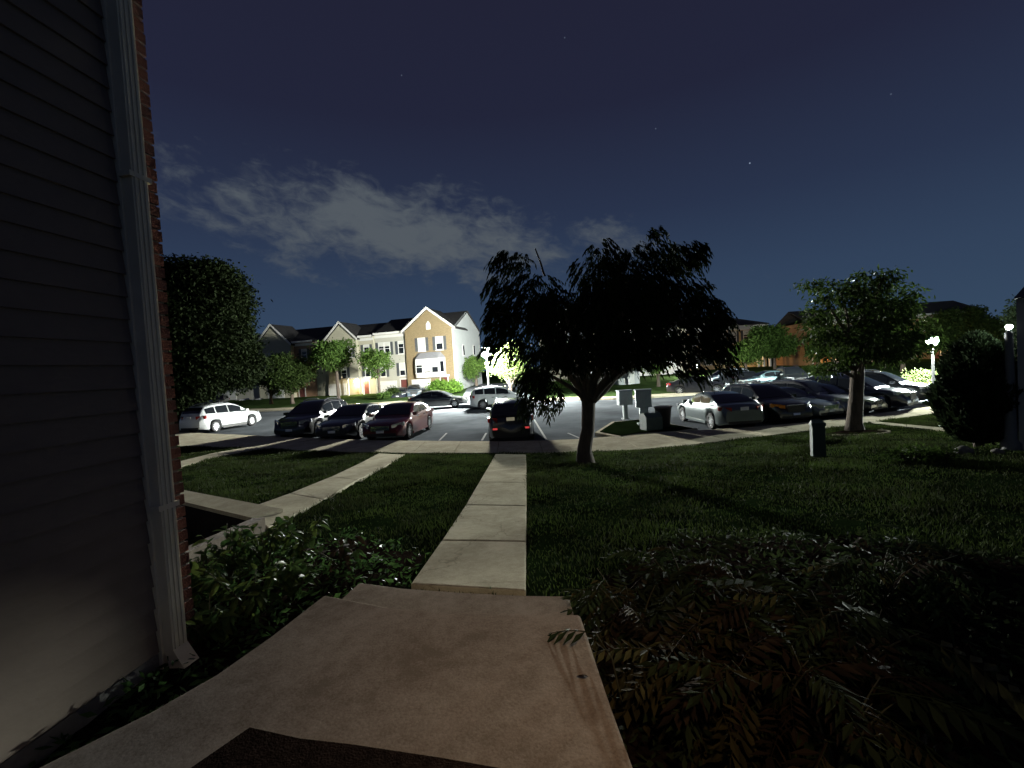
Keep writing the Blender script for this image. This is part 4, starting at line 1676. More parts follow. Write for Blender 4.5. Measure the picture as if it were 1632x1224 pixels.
car('parked_suv', 'white crossover parked alone at the left end of the lot', 'suv', P_white, 303, 693, 14, 'rear', 1.07)
car('parked_suv', 'black crossover with shiny roof rails, leftmost of the three dark cars', 'suv', P_black, 462, 702, 186, 'front', 1.1, trim=chrome)
car('parked_car', 'dark grey sedan between the black crossover and the red sedan', 'sedan', P_dark, 530, 706, 186, 'front', 1.1, trim=chrome)
car('parked_car', 'dark red sedan parked nose toward the pavement', 'sedan', P_red, 607, 707, 187, 'front', 1.1, trim=chrome)
bk = car('parked_suv', 'black crossover seen from behind at the end of the front walk', 'suv', P_black, 816, 708, 0, 'rear', 1.0, plate=mat('glow_plate', (0.6, 0.58, 0.45), 0.4, 0.3, 30, emit=((1.0, 0.9, 0.6), 0.14)))  # plate glows by itself in place of a plate lamp's light
car('parked_car', 'silver sedan seen from behind beside the mailbox island', 'sedan', P_silver, 1188, 687, -2, 'rear', 1.0)
car('parked_suv', 'black crossover with one amber headlight beside the silver sedan', 'suv', P_black, 1270, 677, 174, 'front', 0.95, amber=True, plate=mat('blue_plate', (0.38, 0.46, 0.68), 0.35, .05, 9))
car('parked_car', 'slate blue sedan with gleaming nose left of the young tree', 'sedan', P_blue, 1326, 671, 162, 'front', 0.95, trim=chrome)
car('parked_suv', 'grey crossover half hidden behind the young tree trunk', 'suv', P_grey, 1362, 664, 155, 'front', 0.95)
car('parked_car', 'dark sedan just right of the young tree trunk', 'sedan', P_dark, 1402, 662, 152, 'front', 0.95)
car('parked_suv', 'big dark crossover near the right end of the parked row', 'suv', P_navy, 1456, 655, 146, 'front', 1.0)
car('parked_suv', 'last crossover in the right row with bright lit bonnet', 'suv', P_dark, 1492, 643, 142, 'front', 1.0)
glow_red = mat('glow_reflector', (0.4, 0.02, 0.02), 0.2, 0.1, 9, emit=((1.0, 0.10, 0.10), 0.5))  # red glow put into the reflector material; no lamp behind it
for sg in (1, -1):
    b = MB()
    b.box(-2.335, -2.31, sg * .54 if sg > 0 else -.72, .72 if sg > 0 else -.54, .60, .67)
    b.build('reflector', glow_red, bk)
# across the lot
car('parked_car', 'charcoal sedan side on across the lot beside the bright driveway', 'sedan', P_dark, 700, 650, 91, 'center', 1.04)
car('parked_suv', 'white crossover side on under the bright street lamp', 'suv', P_white, 797, 649, 84, 'center', 1.0)
car('parked_car', 'dark blue sedan on the drive before the tan brick house', 'sedan', P_navy, 634, 638, 176, 'front', 1.0)
car('parked_suv', 'dark crossover on the drive left of the green bushes', 'suv', P_blue, 660, 636, 170, 'front', 1.0)
car('parked_suv', 'dark crossover parked below the bright porch lamp', 'suv', P_dark, 512, 637, 250, 'center', 1.0, trim=chrome)
car('parked_car', 'black sedan under the far left trees, right one of two', 'sedan', P_black, 432, 642, 215, 'center', 1.0)
car('parked_car', 'black sedan under the far left trees, left one of two', 'sedan', P_navy, 406, 643, 215, 'center', 1.0)
car('parked_suv', 'pale crossover in the shadow behind the white one', 'suv', P_grey, 350, 648, 160, 'center', 1.0)
car('parked_car', 'black sedan across the lot behind the silver sedan', 'sedan', P_black, 1112, 627, 112, 'center', 1.0)
car('parked_suv', 'pale blue crossover parked behind the black sedan across the lot', 'suv', P_light, 1156, 615, 268, 'center', 1.0)
car('parked_car', 'teal sedan below the porch columns across the lot', 'sedan', P_teal, 1222, 617, 275, 'center', 1.0)
car('parked_suv', 'dark crossover facing the lot left of the orange lit wall', 'suv', P_dark, 1262, 616, 195, 'center', 1.0)
car('parked_car', 'dark sedan parked between the pale blue crossover and the teal sedan', 'sedan', P_black, 1190, 617, 200, 'center', 1.0)
# ------------------------------------------------------------------ mailboxes, pedestal, bin
mail_m = mat('mailbox_grey', (0.27, 0.31, 0.32), 0.5, 0.08, 5, metal=0.2)
mail_d = mat('mailbox_door', (0.31, 0.35, 0.36), 0.45, 0.08, 5, metal=0.2)


def mailbox(label, px, py, h, w, ph, pw, rz):
    p = at_z(px, py, 0.19)
    t = thing('cluster_mailbox', label, 'mailbox', p, rz, 'cluster mailboxes on the island')
    b = MB()
    b.box(-pw / 2, pw / 2, -pw / 2, pw / 2, 0, ph)
    b.box(-pw * .8, pw * .8, -pw * .8, pw * .8, 0, 0.05)
    b.build('pedestal', mail_m, t)
    b = MB()
    b.box(-w / 2, w / 2, -0.2, 0.2, ph + 0.002, h)
    b.profile([(-0.24, h + .002), (0.24, h + .002), (0.2, h + .05), (-0.2, h + .05)], -w / 2 - .03, w / 2 + .03, axis='x')
    cab = b.build('cabinet', mail_m, t)
    nc, nr = 2, 4
    for i in range(nc):
        for j in range(nr):
            x0 = -w / 2 + 0.02 + i * (w - .04) / nc
            z0 = ph + 0.03 + j * (h - ph - .05) / nr
            b = MB()
            b.box(x0 + .006, x0 + (w - .04) / nc - .006, -0.214, -0.2005, z0 + .005, z0 + (h - ph - .05) / nr - .005)
            b.build('door', mail_d, cab)
    return t


mailbox('left grey cluster mailbox on a slim post', 997, 668, 1.38, 0.66, 0.70, 0.20, R(6))
mailbox('right pale cluster mailbox on a wide pedestal', 1027, 676, 1.50, 0.66, 0.76, 0.36, R(-10))
p = at_z(1058, 680, 0.19)
bin_ = thing('rubbish_bin', 'dark tapered bin with open rim beside the right mailbox', 'bin', p, R(15))
b = MB()
b.lathe([(0.24, 0.0), (0.25, 0.03), (0.34, 0.80)], 0, 0, 14)
b.build('drum', mat('bin_dark', (0.022, 0.018, 0.018), 0.6, 0.2, 6), bin_, smooth=True, angle=40)
b = MB()
b.lathe([(0.345, 0.803), (0.37, 0.81), (0.37, 0.85), (0.33, 0.86)], 0, 0, 14)
b.build('rim', mat('bin_rim', (0.10, 0.085, 0.08), 0.5, 0.2, 6), bin_, smooth=True, angle=40)
p = at_z(1038, 684, 0.19)
tb = thing('utility_box', 'low slanted grey green box at the foot of the mailboxes', 'utility box', p, R(10))
MB().profile([(-0.3, 0), (0.3, 0), (0.3, 0.62), (-0.1, 0.68), (-0.3, 0.5)], -0.35, 0.35, axis='x').build('cabinet', mat('box_green', (0.06, 0.085, 0.08), 0.6, 0.15, 5), tb)
MB().box(-0.32, 0.32, 0.02, 0.06, 0.685, 0.70).build('lid', mat('box_green', (0.06, 0.085, 0.08)), tb)

p = at_g(1304, 727)
ped = thing('utility_pedestal', 'dark green utility pedestal standing alone on the right lawn', 'utility pedestal', p, R(-22))
gm_ = mat('pedestal_green', (0.025, 0.04, 0.032), 0.5, 0.2, 6)
MB().box(-0.12, 0.12, -0.13, 0.13, -0.05, 0.68).build('body', gm_, ped)
MB().add([(-.135, -.145, .683), (.135, -.145, .683), (.135, .145, .683), (-.135, .145, .683), (-.135, -.145, .75), (.135, -.145, .75), (.09, .1, .80), (-.09, .1, .80)],
         [(3, 2, 1, 0), (4, 5, 6, 7), (0, 1, 5, 4), (1, 2, 6, 5), (2, 3, 7, 6), (3, 0, 4, 7)]).build('cap', gm_, ped)
b = MB()
for q in range(6):
    b.box(0.1215, 0.128, 0.02, 0.10, 0.04 + q * 0.10, 0.115 + q * 0.10)
b.build('reflector', mat('reflector', (0.5, 0.6, 0.6), 0.3, 0.1, 9, metal=0.3), ped)

# ------------------------------------------------------------------ trees
leaf_dark = leaf_mat('leaf_dark', (0.025, 0.043, 0.014), 0.45, 0.45, 0.3)
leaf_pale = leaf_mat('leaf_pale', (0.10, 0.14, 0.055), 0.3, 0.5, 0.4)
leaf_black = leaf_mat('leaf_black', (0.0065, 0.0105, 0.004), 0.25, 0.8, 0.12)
leaf_mid = leaf_mat('leaf_mid', (0.050, 0.095, 0.026), 0.45, 0.45, 0.35)
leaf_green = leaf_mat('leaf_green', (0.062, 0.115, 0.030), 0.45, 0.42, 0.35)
leaf_ever = leaf_mat('leaf_evergreen', (0.016, 0.026, 0.014), 0.4, 0.6, 0.15)
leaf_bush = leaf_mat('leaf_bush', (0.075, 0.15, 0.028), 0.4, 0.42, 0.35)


def unit(v):
    return v / (np.linalg.norm(v, axis=-1, keepdims=True) + 1e-9)


def lobe_leaves(lobes, clumps_per, leaves_per, L, Wd, droop=0.25, clump_r=0.35):
    """lobes: (center, (rx, ry, rz)) ellipsoids; leaf clumps spread through their outer volume"""
    out = []
    for c, r_ in lobes:
        vol = r_[0] * r_[1] * r_[2]
        nc_ = max(6, int(clumps_per * vol ** (2 / 3)))
        d = unit(rng.normal(size=(nc_, 3)))
        rad = rng.uniform(0.35, 1.0, (nc_, 1)) ** 0.55
        cen = np.array(c) + d * rad * np.array(r_)
        P = np.repeat(cen, leaves_per, 0) + rng.normal(size=(nc_ * leaves_per, 3)) * clump_r * np.array([1, 1, 0.55])
        D = unit(rng.normal(size=P.shape) * 0.8 + np.repeat(d, leaves_per, 0) * 0.6 + np.array([0, 0, -droop]))
        n = len(P)
        out.append(leaf_quads(P, D, L * rng.uniform(0.6, 1.25, n), Wd * rng.uniform(0.7, 1.2, n)))
    return np.concatenate(out)


def finish_tree(name, label, base, trunk_mb, quads, lm, cat='tree', group=None, tm=None):
    t = thing(name, label, cat, base, 0, group)
    off = -Vector(base)
    if trunk_mb is not None:
        o = trunk_mb.build('trunk', tm or bark, t, smooth=True)
        o.data.transform(Matrix.Translation(off))
    q = quads + np.array(off)
    me = quads_mesh('crown', q)
    me.materials.append(lm)
    link('crown', me, t)
    return t


def limb(mb, a, b_, r0, r1, sag=0.0, wob=0.12, n=6):
    a, b_ = Vector(a), Vector(b_)
    L = (b_ - a).length
    pts, rad = [], []
    for i in range(n + 1):
        t = i / n
        p = a.lerp(b_, t)
        p.z += sag * math.sin(math.pi * t) * L
        if 0 < i < n:
            p += Vector((random.uniform(-1, 1), random.uniform(-1, 1), random.uniform(-.5, .5))) * wob * L * 0.25
        pts.append(p)
        rad.append(r0 + (r1 - r0) * t)
    mb.tube(pts, rad, 7)
    return pts


# --- the near tree on the lawn: drooping strands of narrow leaves
TY = 12.4
base = at_g(933, 738)
TY = base.y
fork = at_y(938, 640, TY)
tm = MB()
tm.tube([base + Vector((0, 0, -0.15)), base + Vector((0, 0, 0.05)), base + Vector((-.01, 0, 0.35)), base.lerp(fork, .55) + Vector((.02, 0, 0)), fork], [0.30, 0.235, 0.185, 0.165, 0.175], 12)
PX = [(815, 415, 34, 26, 0), (800, 455, 30, 20, .5), (850, 462, 50, 32, -.4), (830, 510, 58, 38, .3), (808, 545, 40, 26, -.6), (795, 500, 30, 34, .4), (900, 500, 70, 50, -.8), (900, 500, 60, 45, .9),
      (955, 432, 48, 38, .2), (1020, 418, 66, 40, -.5), (1080, 408, 42, 28, .5), (1105, 396, 24, 18, .1), (1000, 490, 90, 62, -1.2), (1000, 490, 90, 62, 1.2), (1000, 470, 80, 50, 0), (1078, 475, 60, 46, .3), (1112, 500, 46, 40, -.4),
      (930, 560, 80, 34, -.9), (930, 556, 70, 34, .9), (1020, 556, 80, 34, -.7), (1020, 552, 80, 34, .8), (1095, 548, 55, 34, .1), (1135, 540, 30, 40, -.4), (870, 565, 44, 34, .2), (1152, 575, 18, 26, -.3), (1140, 505, 24, 22, .2),
      (878, 632, 22, 30, -.9), (852, 605, 26, 26, -.6), (868, 600, 20, 22, -.3), (1095, 590, 34, 16, -.6), (1038, 366, 16, 7, .1), (960, 392, 22, 14, -.2), (845, 640, 14, 24, -1.0)]
lobes = []
for (px, py, rx, ry, dy) in PX:
    y = TY + dy * 1.3
    c = at_y(px, py, y)
    k_ = y / F
    lobes.append((c, (rx * k_ * .92, max(0.3, rx * k_ * 0.8), ry * k_ * .86)))
# limbs from the fork into the crown
targets = [2, 3, 6, 7, 9, 12, 13, 15, 16, 17, 19, 21, 23]
for i in targets:
    c = lobes[i][0]
    mid = fork.lerp(c, 0.5) + Vector((0, 0, 0.25))
    pts = limb(tm, fork + Vector((random.uniform(-.06, .06), random.uniform(-.06, .06), -.08)), c, 0.10, 0.022, 0.10, 0.10, 7)
    for q in (3, 4, 5, 6):
        d = Vector((random.uniform(-1, 1), random.uniform(-1, 1), random.uniform(0.0, .9)))
        limb(tm, pts[q], pts[q] + d * 0.8, 0.028, 0.008, 0.1, 0.12, 4)
for (x0, y0), (x1, y1) in (((938, 640), (880, 600)), ((942, 640), (1000, 585)), ((936, 645), (905, 585)), ((946, 640), (985, 570)), ((868, 440), (853, 396))):
    limb(tm, at_y(x0, y0, TY - .1), at_y(x1, y1, TY - .35), 0.075 if y0 > 500 else 0.03, 0.035 if y0 > 500 else .015, 0.04, .06, 5)
strandP, strandD, strandL = [], [], []
twig = MB()
for (c, r_) in lobes:
    area = r_[0] * r_[2]
    ns = max(24, int(640 * area))
    for _ in range(ns):
        d = Vector(unit(rng.normal(size=3)))
        rad = random.uniform(0.15, 1.0) ** 0.5
        p = Vector(c) + Vector((d.x * r_[0], d.y * r_[1], d.z * r_[2])) * rad
        out = Vector((d.x * r_[0] + (p.x - base.x) * .35, d.y * r_[1] + (p.y - base.y) * .35, 0))
        if out.length < .01:
            out = Vector((1, 0, 0))
        out.normalize()
        ln = random.uniform(0.14, 0.38)
        droop = random.uniform(0.55, 1.5)
        nl = int(ln / 0.032)
        for q in range(nl):
            t = (q + 0.5) / nl
            pos = p + out * (ln * 0.75 * t) + Vector((0, 0, -droop * ln * t * t * .8 + .1 * ln * t))
            tang = (out * 0.75 + Vector((0, 0, -droop * 1.6 * t + .1))).normalized()
            sd = Vector((-out.y, out.x, 0)) * (1 if q % 2 else -1)
            dd = (tang * 0.7 + sd * random.uniform(.25, .7) + Vector((0, 0, -random.uniform(.35, .95)))).normalized()
            strandP.append(pos)
            strandD.append(dd)
n = len(strandP)
V = leaf_quads(np.array(strandP), np.array(strandD), rng.uniform(0.10, 0.19, n), rng.uniform(0.030, 0.048, n))
print('near tree leaves', n)
finish_tree('weeping_tree', 'wide dark drooping tree with forked trunk on the lawn', base, tm, V, leaf_black)

# --- young tree on the right
base = at_g(1362, 691)
TY = base.y
fork = at_y(1366, 600, TY)
tm = MB()
tm.tube([base + Vector((0, 0, -.1)), base + Vector((0, 0, .06)), base + Vector((0, 0, .35)), base.lerp(fork, .6), fork, at_y(1372, 540, TY), at_y(1380, 480, TY)], [0.38, 0.28, 0.215, 0.19, 0.18, 0.11, 0.05], 12)
PX = [(1390, 452, 46, 24, .2), (1340, 468, 46, 26, -.3), (1300, 456, 26, 10, .2), (1425, 478, 40, 34, .3), (1400, 500, 60, 40, -.4), (1345, 515, 56, 38, .4), (1310, 530, 32, 36, -.2), (1440, 525, 42, 34, .4),
      (1385, 550, 66, 32, -.6), (1385, 548, 66, 32, .8), (1335, 565, 44, 26, .2), (1420, 562, 44, 24, -.3), (1298, 500, 20, 16, .1), (1412, 440, 26, 14, 0), (1470, 545, 26, 18, .4), (1320, 590, 28, 12, -.3)]
lobes = []
for (px, py, rx, ry, dy) in PX:
    y = TY + dy * 1.5
    lobes.append((at_y(px, py, y), (rx * y / F, max(.35, rx * y / F * .85), ry * y / F)))
for i in range(len(lobes)):
    limb(tm, fork + Vector((0, 0, random.uniform(-.1, .9))), lobes[i][0], 0.075, 0.02, 0.06, 0.1, 5)
V = lobe_leaves([(c, (r_[0] * .85, r_[1] * .85, r_[2] * .72)) for c, r_ in lobes], 150, 18, 0.17, 0.06, 0.9, 0.15)
finish_tree('shade_tree', 'young round tree in a mulch ring on the right lawn', base, tm, V, leaf_dark)
mb = MB()
for i in range(40):
    w = 2 * math.pi * i / 40
    mb.v.append((base.x + 0.82 * math.cos(w), base.y + 0.75 * math.sin(w), float(zg(base.x + .82 * math.cos(w), base.y + .75 * math.sin(w))) + 0.015))
mb.v.append((base.x, base.y, base.z + 0.16))
mb.f = [(i, (i + 1) % 40, 40) for i in range(40)]
tag(mb.build('mulch_ring', mulch, smooth=True), kind='structure')
# edging stones round the ring
eg = thing('tree_edging', 'pale curved edging round the mulch ring of the young tree', 'edging', (base.x, base.y, base.z))
for i in range(18):
    w = math.pi * (1.02 + i * 0.98 / 18) + math.pi * 0.08
    b = MB()
    x, y = 0.86 * math.cos(w), 0.79 * math.sin(w)
    b.box(-.065, .065, -.035, .035, -.04, .045)
    o = b.build('stone', concrete, eg)
    o.location = (x, y, float(zg(base.x + x, base.y + y)) - base.z)
    o.rotation_euler = (0, 0, w + math.pi / 2)

# --- dark evergreen on the right
base = at_g(1560, 712)
TY = base.y
n = 15000
hh = (at_y(1556, 530, TY).z - base.z)
rw = 49 * TY / F
z = rng.random(n)
prof = np.interp(z, [0, .06, .2, .45, .7, .88, 1.0], [.42, .6, .9, 1.0, .84, .48, .06])
th = rng.uniform(0, 2 * np.pi, n)
rr = prof * rw * (0.72 + 0.3 * rng.random(n)) * (1 + .10 * np.sin(5 * th + 9 * z) + .09 * np.sin(3 * th - 14 * z) + .06 * np.sin(9 * th + 31 * z))
P = np.stack([base.x + rr * np.cos(th), base.y + rr * np.sin(th), base.z + .12 + z * (hh - .25)], -1)
D = unit(np.stack([np.cos(th) * .55, np.sin(th) * .55, np.full(n, .9)], -1) + rng.normal(size=(n, 3)) * .35)
V = leaf_quads(P, D, rng.uniform(.10, .22, n), rng.uniform(.05, .09, n))
tm = MB()
tm.tube([base + Vector((0, 0, -.1)), base + Vector((0, 0, hh * .5)), base + Vector((0, 0, hh * .9))], [.09, .06, .02], 8)
core = MB()
ever = finish_tree('evergreen_shrub', 'tall dark columnar evergreen at the right edge of the yard', base, tm, V, leaf_ever, 'evergreen')
prof_l = [(rw * .72 * float(np.interp(q, [0, .06, .2, .45, .7, .88, 1.0], [.4, .56, .84, .9, .74, .38, .03])), .1 + q * (hh - .35)) for q in np.linspace(0, 1, 14)]
MB().lathe(prof_l, 0, 0, 18).build('inner_foliage', leaf_ever, ever, smooth=True)

# --- big dark tree at the left


def round_tree(name, label, px, py, depth, w_px, top_py, lm, nclump=120, L=.3, lobes_n=16, z0=None, trunk_r=.2, low=0.25, cat='tree', group=None, base_z=0.3, clr=.35, per=14):
    global rng
    rng = np.random.default_rng(int(px * 7 + w_px))
    random.seed(int(px * 3 + 1))
    y = depth
    p = at_y(px, py, y)
    base = Vector((p.x, y, base_z))
    top = at_y(px, top_py, y).z
    H = top - base_z
    rw = w_px / 2 * y / F
    zc = base_z + H * (low + (1 - low) / 2)
    rz = H * (1 - low) / 2
    lobes = []
    for _ in range(lobes_n):
        d = unit(rng.normal(size=3))
        c = np.array([base.x, base.y, zc]) + d * np.array([rw * .62, rw * .62, rz * .62]) * rng.uniform(.35, 1.22)
        s_ = rng.uniform(.24, .5)
        lobes.append((c, (rw * s_, rw * s_, rz * s_ * .9)))
    V = lobe_leaves(lobes, nclump, per, L, L * .55, .3, clr)
    tm = MB()
    fork = Vector((base.x, base.y, base_z + H * max(low, .12)))
    tm.tube([base + Vector((0, 0, -.2)), base + Vector((0, 0, .1)), fork, Vector((base.x, base.y, zc))], [trunk_r * 1.5, trunk_r * 1.1, trunk_r * .85, trunk_r * .4], 9)
    for c, r_ in lobes[:10]:
        limb(tm, fork, c, trunk_r * .45, trunk_r * .1, .06, .1, 5)
    return finish_tree(name, label, base, tm, V, lm, cat, group)


round_tree('shade_tree', 'huge dark tree rising behind the white crossover on the left', 303, 640, 33, 224, 388, leaf_black, 95, .30, 40, trunk_r=.35, low=.0, base_z=0.0, clr=.4, per=16)
# trees in front of the terrace
FT = 'small trees before the terrace'
round_tree('small_tree', 'dark green small tree before the left townhouses', 466, 640, 54, 84, 554, leaf_dark, 60, .30, 18, base_z=.5, low=.05, group=FT, clr=.3)
round_tree('small_tree', 'leafy bright tree covering the cream gabled house', 540, 640, 55, 82, 536, leaf_mid, 50, .30, 20, base_z=.5, low=.42, group=FT, clr=.3)
round_tree('small_tree', 'slim tree with pale trunk before the narrow pale house', 606, 640, 53, 48, 548, leaf_green, 50, .26, 14, base_z=.5, low=.42, group=FT, clr=.28, trunk_r=.14)
round_tree('small_tree', 'dim tree at the corner of the leftmost townhouse', 432, 640, 56, 50, 580, leaf_dark, 55, .3, 10, base_z=.4, low=.15, group=FT, clr=.3)
# behind and right of the lamp
round_tree('small_tree', 'dark green tree at the pale end wall beside the lamp pole', 760, 620, 60, 40, 566, leaf_green, 60, .3, 10, base_z=.8, low=.2, clr=.3)
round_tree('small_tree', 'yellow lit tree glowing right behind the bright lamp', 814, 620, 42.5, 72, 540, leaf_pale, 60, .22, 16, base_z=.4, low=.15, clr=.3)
round_tree('small_tree', 'leafy tree behind the near tree and over the sheds', 900, 620, 64, 60, 540, leaf_mid, 50, .3, 10, base_z=.6, low=.2, clr=.3)
round_tree('small_tree', 'tree on the far bank left of the black sedan', 1050, 625, 44, 54, 560, leaf_mid, 50, .3, 10, base_z=.4, low=.3, clr=.28, trunk_r=.16)
# right side
FR = 'trees along the far right bank'
round_tree('shade_tree', 'green tree under the hip roofed house', 1190, 620, 55, 70, 536, leaf_mid, 60, .32, 14, base_z=.5, low=.25, group=FR, clr=.32)
round_tree('shade_tree', 'taller rounded tree between the hip roof and the young tree', 1236, 620, 58, 88, 514, leaf_mid, 60, .34, 16, base_z=.5, low=.25, group=FR, clr=.34)
round_tree('shade_tree', 'tree over the warm lit wall behind the young tree', 1330, 615, 56, 84, 530, leaf_mid, 55, .34, 14, base_z=.5, low=.3, group=FR, clr=.34)
round_tree('shade_tree', 'lit tree just left of the right street lamp', 1440, 610, 46, 78, 515, leaf_green, 60, .30, 14, base_z=.5, low=.2, group=FR, clr=.3)
for (px_, w_, tp_, d_, lb_) in ((1505, 56, 492, 60, 'dark tree on the skyline above the right lamp'), (1545, 52, 478, 64, 'taller dark tree on the skyline behind the evergreen'), (1590, 50, 500, 62, 'dark tree between the evergreen and the grey house')):
    round_tree('skyline_tree', lb_, px_, 600, d_, w_, tp_, leaf_dark, 50, .4, 12, base_z=.5, low=.15, group='skyline trees on the right', clr=.4)
round_tree('conifer', 'dark treetop peeping over the grey house roof', 1626, 600, 40, 44, 458, leaf_ever, 70, .3, 10, base_z=.3, low=.1, clr=.28)


def bush(label, px, py, depth, w_px, h_px, lm, n=3200, L=.16, base_z=.3, name='bush', group=None, lob=9):
    p = at_y(px, py, depth)
    base = Vector((p.x, depth, base_z))
    rw = w_px / 2 * depth / F
    H = h_px * depth / F
    lobes = []
    for _ in range(lob):
        a_ = rng.uniform(0, 2 * np.pi)
        q = rng.uniform(0, .6)
        lobes.append((np.array([base.x + math.cos(a_) * q * rw, base.y + math.sin(a_) * q * rw * .7, base_z + H * rng.uniform(.3, .6)]), (rw * .5, rw * .45, H * .4)))
    V = lobe_leaves(lobes, n / 40, 12, L, L * .5, .0, L * 1.1)
    V[:, :, 2] = np.maximum(V[:, :, 2], base_z + .01)
    tm = MB()
    for _ in range(5):
        a_ = random.uniform(0, 6.28)
        limb(tm, base, base + Vector((math.cos(a_) * rw * .5, math.sin(a_) * rw * .4, H * .6)), .03, .008, 0, .1, 3)
    t = thing(name, label, 'bush', base, 0, group)
    o = tm.build('stem', bark, t, smooth=True)
    o.data.transform(Matrix.Translation(-base))
    me = quads_mesh('foliage', V - np.array(base))
    me.materials.append(lm)
    link('foliage', me, t)
    return t


GB = 'green bushes by the end house'
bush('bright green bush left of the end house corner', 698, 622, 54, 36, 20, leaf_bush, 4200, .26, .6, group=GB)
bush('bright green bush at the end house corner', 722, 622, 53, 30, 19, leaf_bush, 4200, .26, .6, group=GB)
bush('dim clipped bush before the narrow pale house', 626, 630, 54, 22, 14, leaf_dark, 3000, .22, .5)
bush('small mounded bush below the bright porch lamp', 612, 636, 52, 26, 10, leaf_mid, 3000, .2, .4)
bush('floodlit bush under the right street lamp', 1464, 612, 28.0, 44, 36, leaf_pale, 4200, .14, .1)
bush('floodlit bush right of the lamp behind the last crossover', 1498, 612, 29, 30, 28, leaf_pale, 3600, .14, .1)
bush('low hedge bush under the warm lit wall', 1300, 612, 54, 70, 9, leaf_mid, 3600, .22, .4)
bush('shaded bush behind the trunk of the near tree', 905, 628, 50, 60, 14, leaf_mid, 3000, .22, .4)
# ------------------------------------------------------------------ foreground plants, each leaf a piece of its own
broad_m = [leaf_mat('broad_leaf_a', (0.05, 0.085, 0.032), 0.3, 0.4, 0.3), leaf_mat('broad_leaf_b', (0.085, 0.125, 0.04), 0.3, 0.4, 0.3), leaf_mat('broad_leaf_c', (0.04, 0.08, 0.03), 0.3, 0.45, 0.3)]
pinn_m = [leaf_mat('pinnate_leaf_a', (0.026, 0.038, 0.018), 0.35, 0.7, 0.2), leaf_mat('pinnate_leaf_b', (0.046, 0.042, 0.020), 0.35, 0.7, 0.2), leaf_mat('pinnate_leaf_c', (0.030, 0.022, 0.015), 0.35, 0.7, 0.2)]
stem_m = mat('green_stem', (0.06, 0.06, 0.03), 0.8, 0.3, 12)


def broad_leaf(L, Wd, curl):
    """a single ovate leaf along +X with a folded midrib"""
    b = MB()
    n = 6
    for i in range(n + 1):
        t = i / n
        w = Wd / 2 * math.sin(math.pi * min(1, t ** 0.8 * 1.0)) ** 0.8 if 0 < t < 1 else 0.0005
        x = L * t
        z = -curl * L * t * t
        b.v += [(x, -w, z + w * .28), (x, 0, z), (x, w, z + w * .28)]
    for i in range(n):
        for q in range(2):
            a = i * 3 + q
            b.f.append((a, a + 3, a + 4, a + 1))
    me = b.mesh('leaf', smooth=True)
    me.materials.append(broad_m[0])
    return me


def pinnate_leaf(L, nl, ll, lw, curl):
    """a compound leaf: arched rib with paired narrow leaflets"""
    b = MB()

    def rib(t):
        return Vector((L * t * (1 - .12 * curl * t), 0, -curl * L * t * t * .6))
    pts = [rib(i / 6) for i in range(7)]
    b.tube(pts, [.003, .003, .0026, .0022, .002, .0015, .001], 4)
    for i in range(nl):
        t = .22 + .76 * i / (nl - 1)
        p = rib(t)
        for s in (-1, 1):
            l_ = ll * (1 - .35 * abs(t - .5)) * random.uniform(.85, 1.1)
            d = Vector((.55, s * .9, -.28 - random.uniform(0, .35))).normalized()
            sd = Vector((.8, -s * .5, .1)).normalized()
            a = p + d * l_ * .5
            tip = p + d * l_ + Vector((0, 0, -.12 * l_))
            b.add([p, a + sd * lw * .5, tip, a - sd * lw * .5, a + Vector((0, 0, -.006))], [(0, 1, 4), (1, 2, 4), (2, 3, 4), (3, 0, 4)])
    tip = rib(1)
    b.add([tip, tip + Vector((ll * .5, lw * .5, -.02)), tip + Vector((ll, 0, -.05)), tip + Vector((ll * .5, -lw * .5, -.02))], [(0, 1, 2, 3)])
    me = b.mesh('leaf')
    me.materials.append(pinn_m[0])
    return me


BROAD = [broad_leaf(.10, .042, .25), broad_leaf(.12, .052, .35), broad_leaf(.08, .036, .15)]
PINN = [pinnate_leaf(.30, 6, .10, .034, .5), pinnate_leaf(.36, 7, .11, .038, .7), pinnate_leaf(.24, 5, .09, .032, .35), pinnate_leaf(.33, 8, .075, .026, .9), pinnate_leaf(.28, 6, .12, .03, .2), pinnate_leaf(.20, 5, .07, .028, .6)]


def leafy_plant(name, label, loc, nst, hgt, spread, nleaf, meshes, mats, cat, group, pin=False, lean=(0, 0), weights=None):
    t = thing(name, label, cat, loc, 0, group)
    sites = []
    for s in range(nst):
        a_ = random.uniform(0, 6.283)
        q = random.uniform(.2, 1) * spread
        tip = Vector((math.cos(a_) * q + lean[0], math.sin(a_) * q + lean[1], hgt * random.uniform(.65, 1)))
        b = MB()
        mid = tip * .5 + Vector((0, 0, hgt * .18))
        pts = []
        for i in range(7):
            u = i / 6
            pts.append((Vector((0, 0, -.03)) * (1 - u) ** 2) + mid * (2 * u * (1 - u)) + tip * u * u)
        b.tube(pts, [.008, .007, .006, .005, .004, .003, .002], 5)
        b.build('stem', stem_m, t, smooth=True)
        sites.append(pts)
    for k_ in range(nleaf):
        pts = random.choice(sites)
        u = random.uniform(.25, 1.0) * 5.99
        i = int(u)
        p = pts[i].lerp(pts[i + 1], u - i)
        o = link('leaf', random.choice(meshes), t, random.choices(mats, weights)[0])
        o.location = p
        yaw = random.uniform(0, 6.283)
        if random.random() < .55:
            yaw = math.atan2(p.y + random.uniform(-.1, .1), p.x + random.uniform(-.1, .1))
        pitch = random.uniform(-.55, .75) if pin else random.uniform(-.8, .7)
        o.rotation_euler = (random.uniform(-.5, .5), pitch, yaw)
        sc = random.uniform(.7, 1.2)
        o.scale = (sc, sc, sc)
    return t


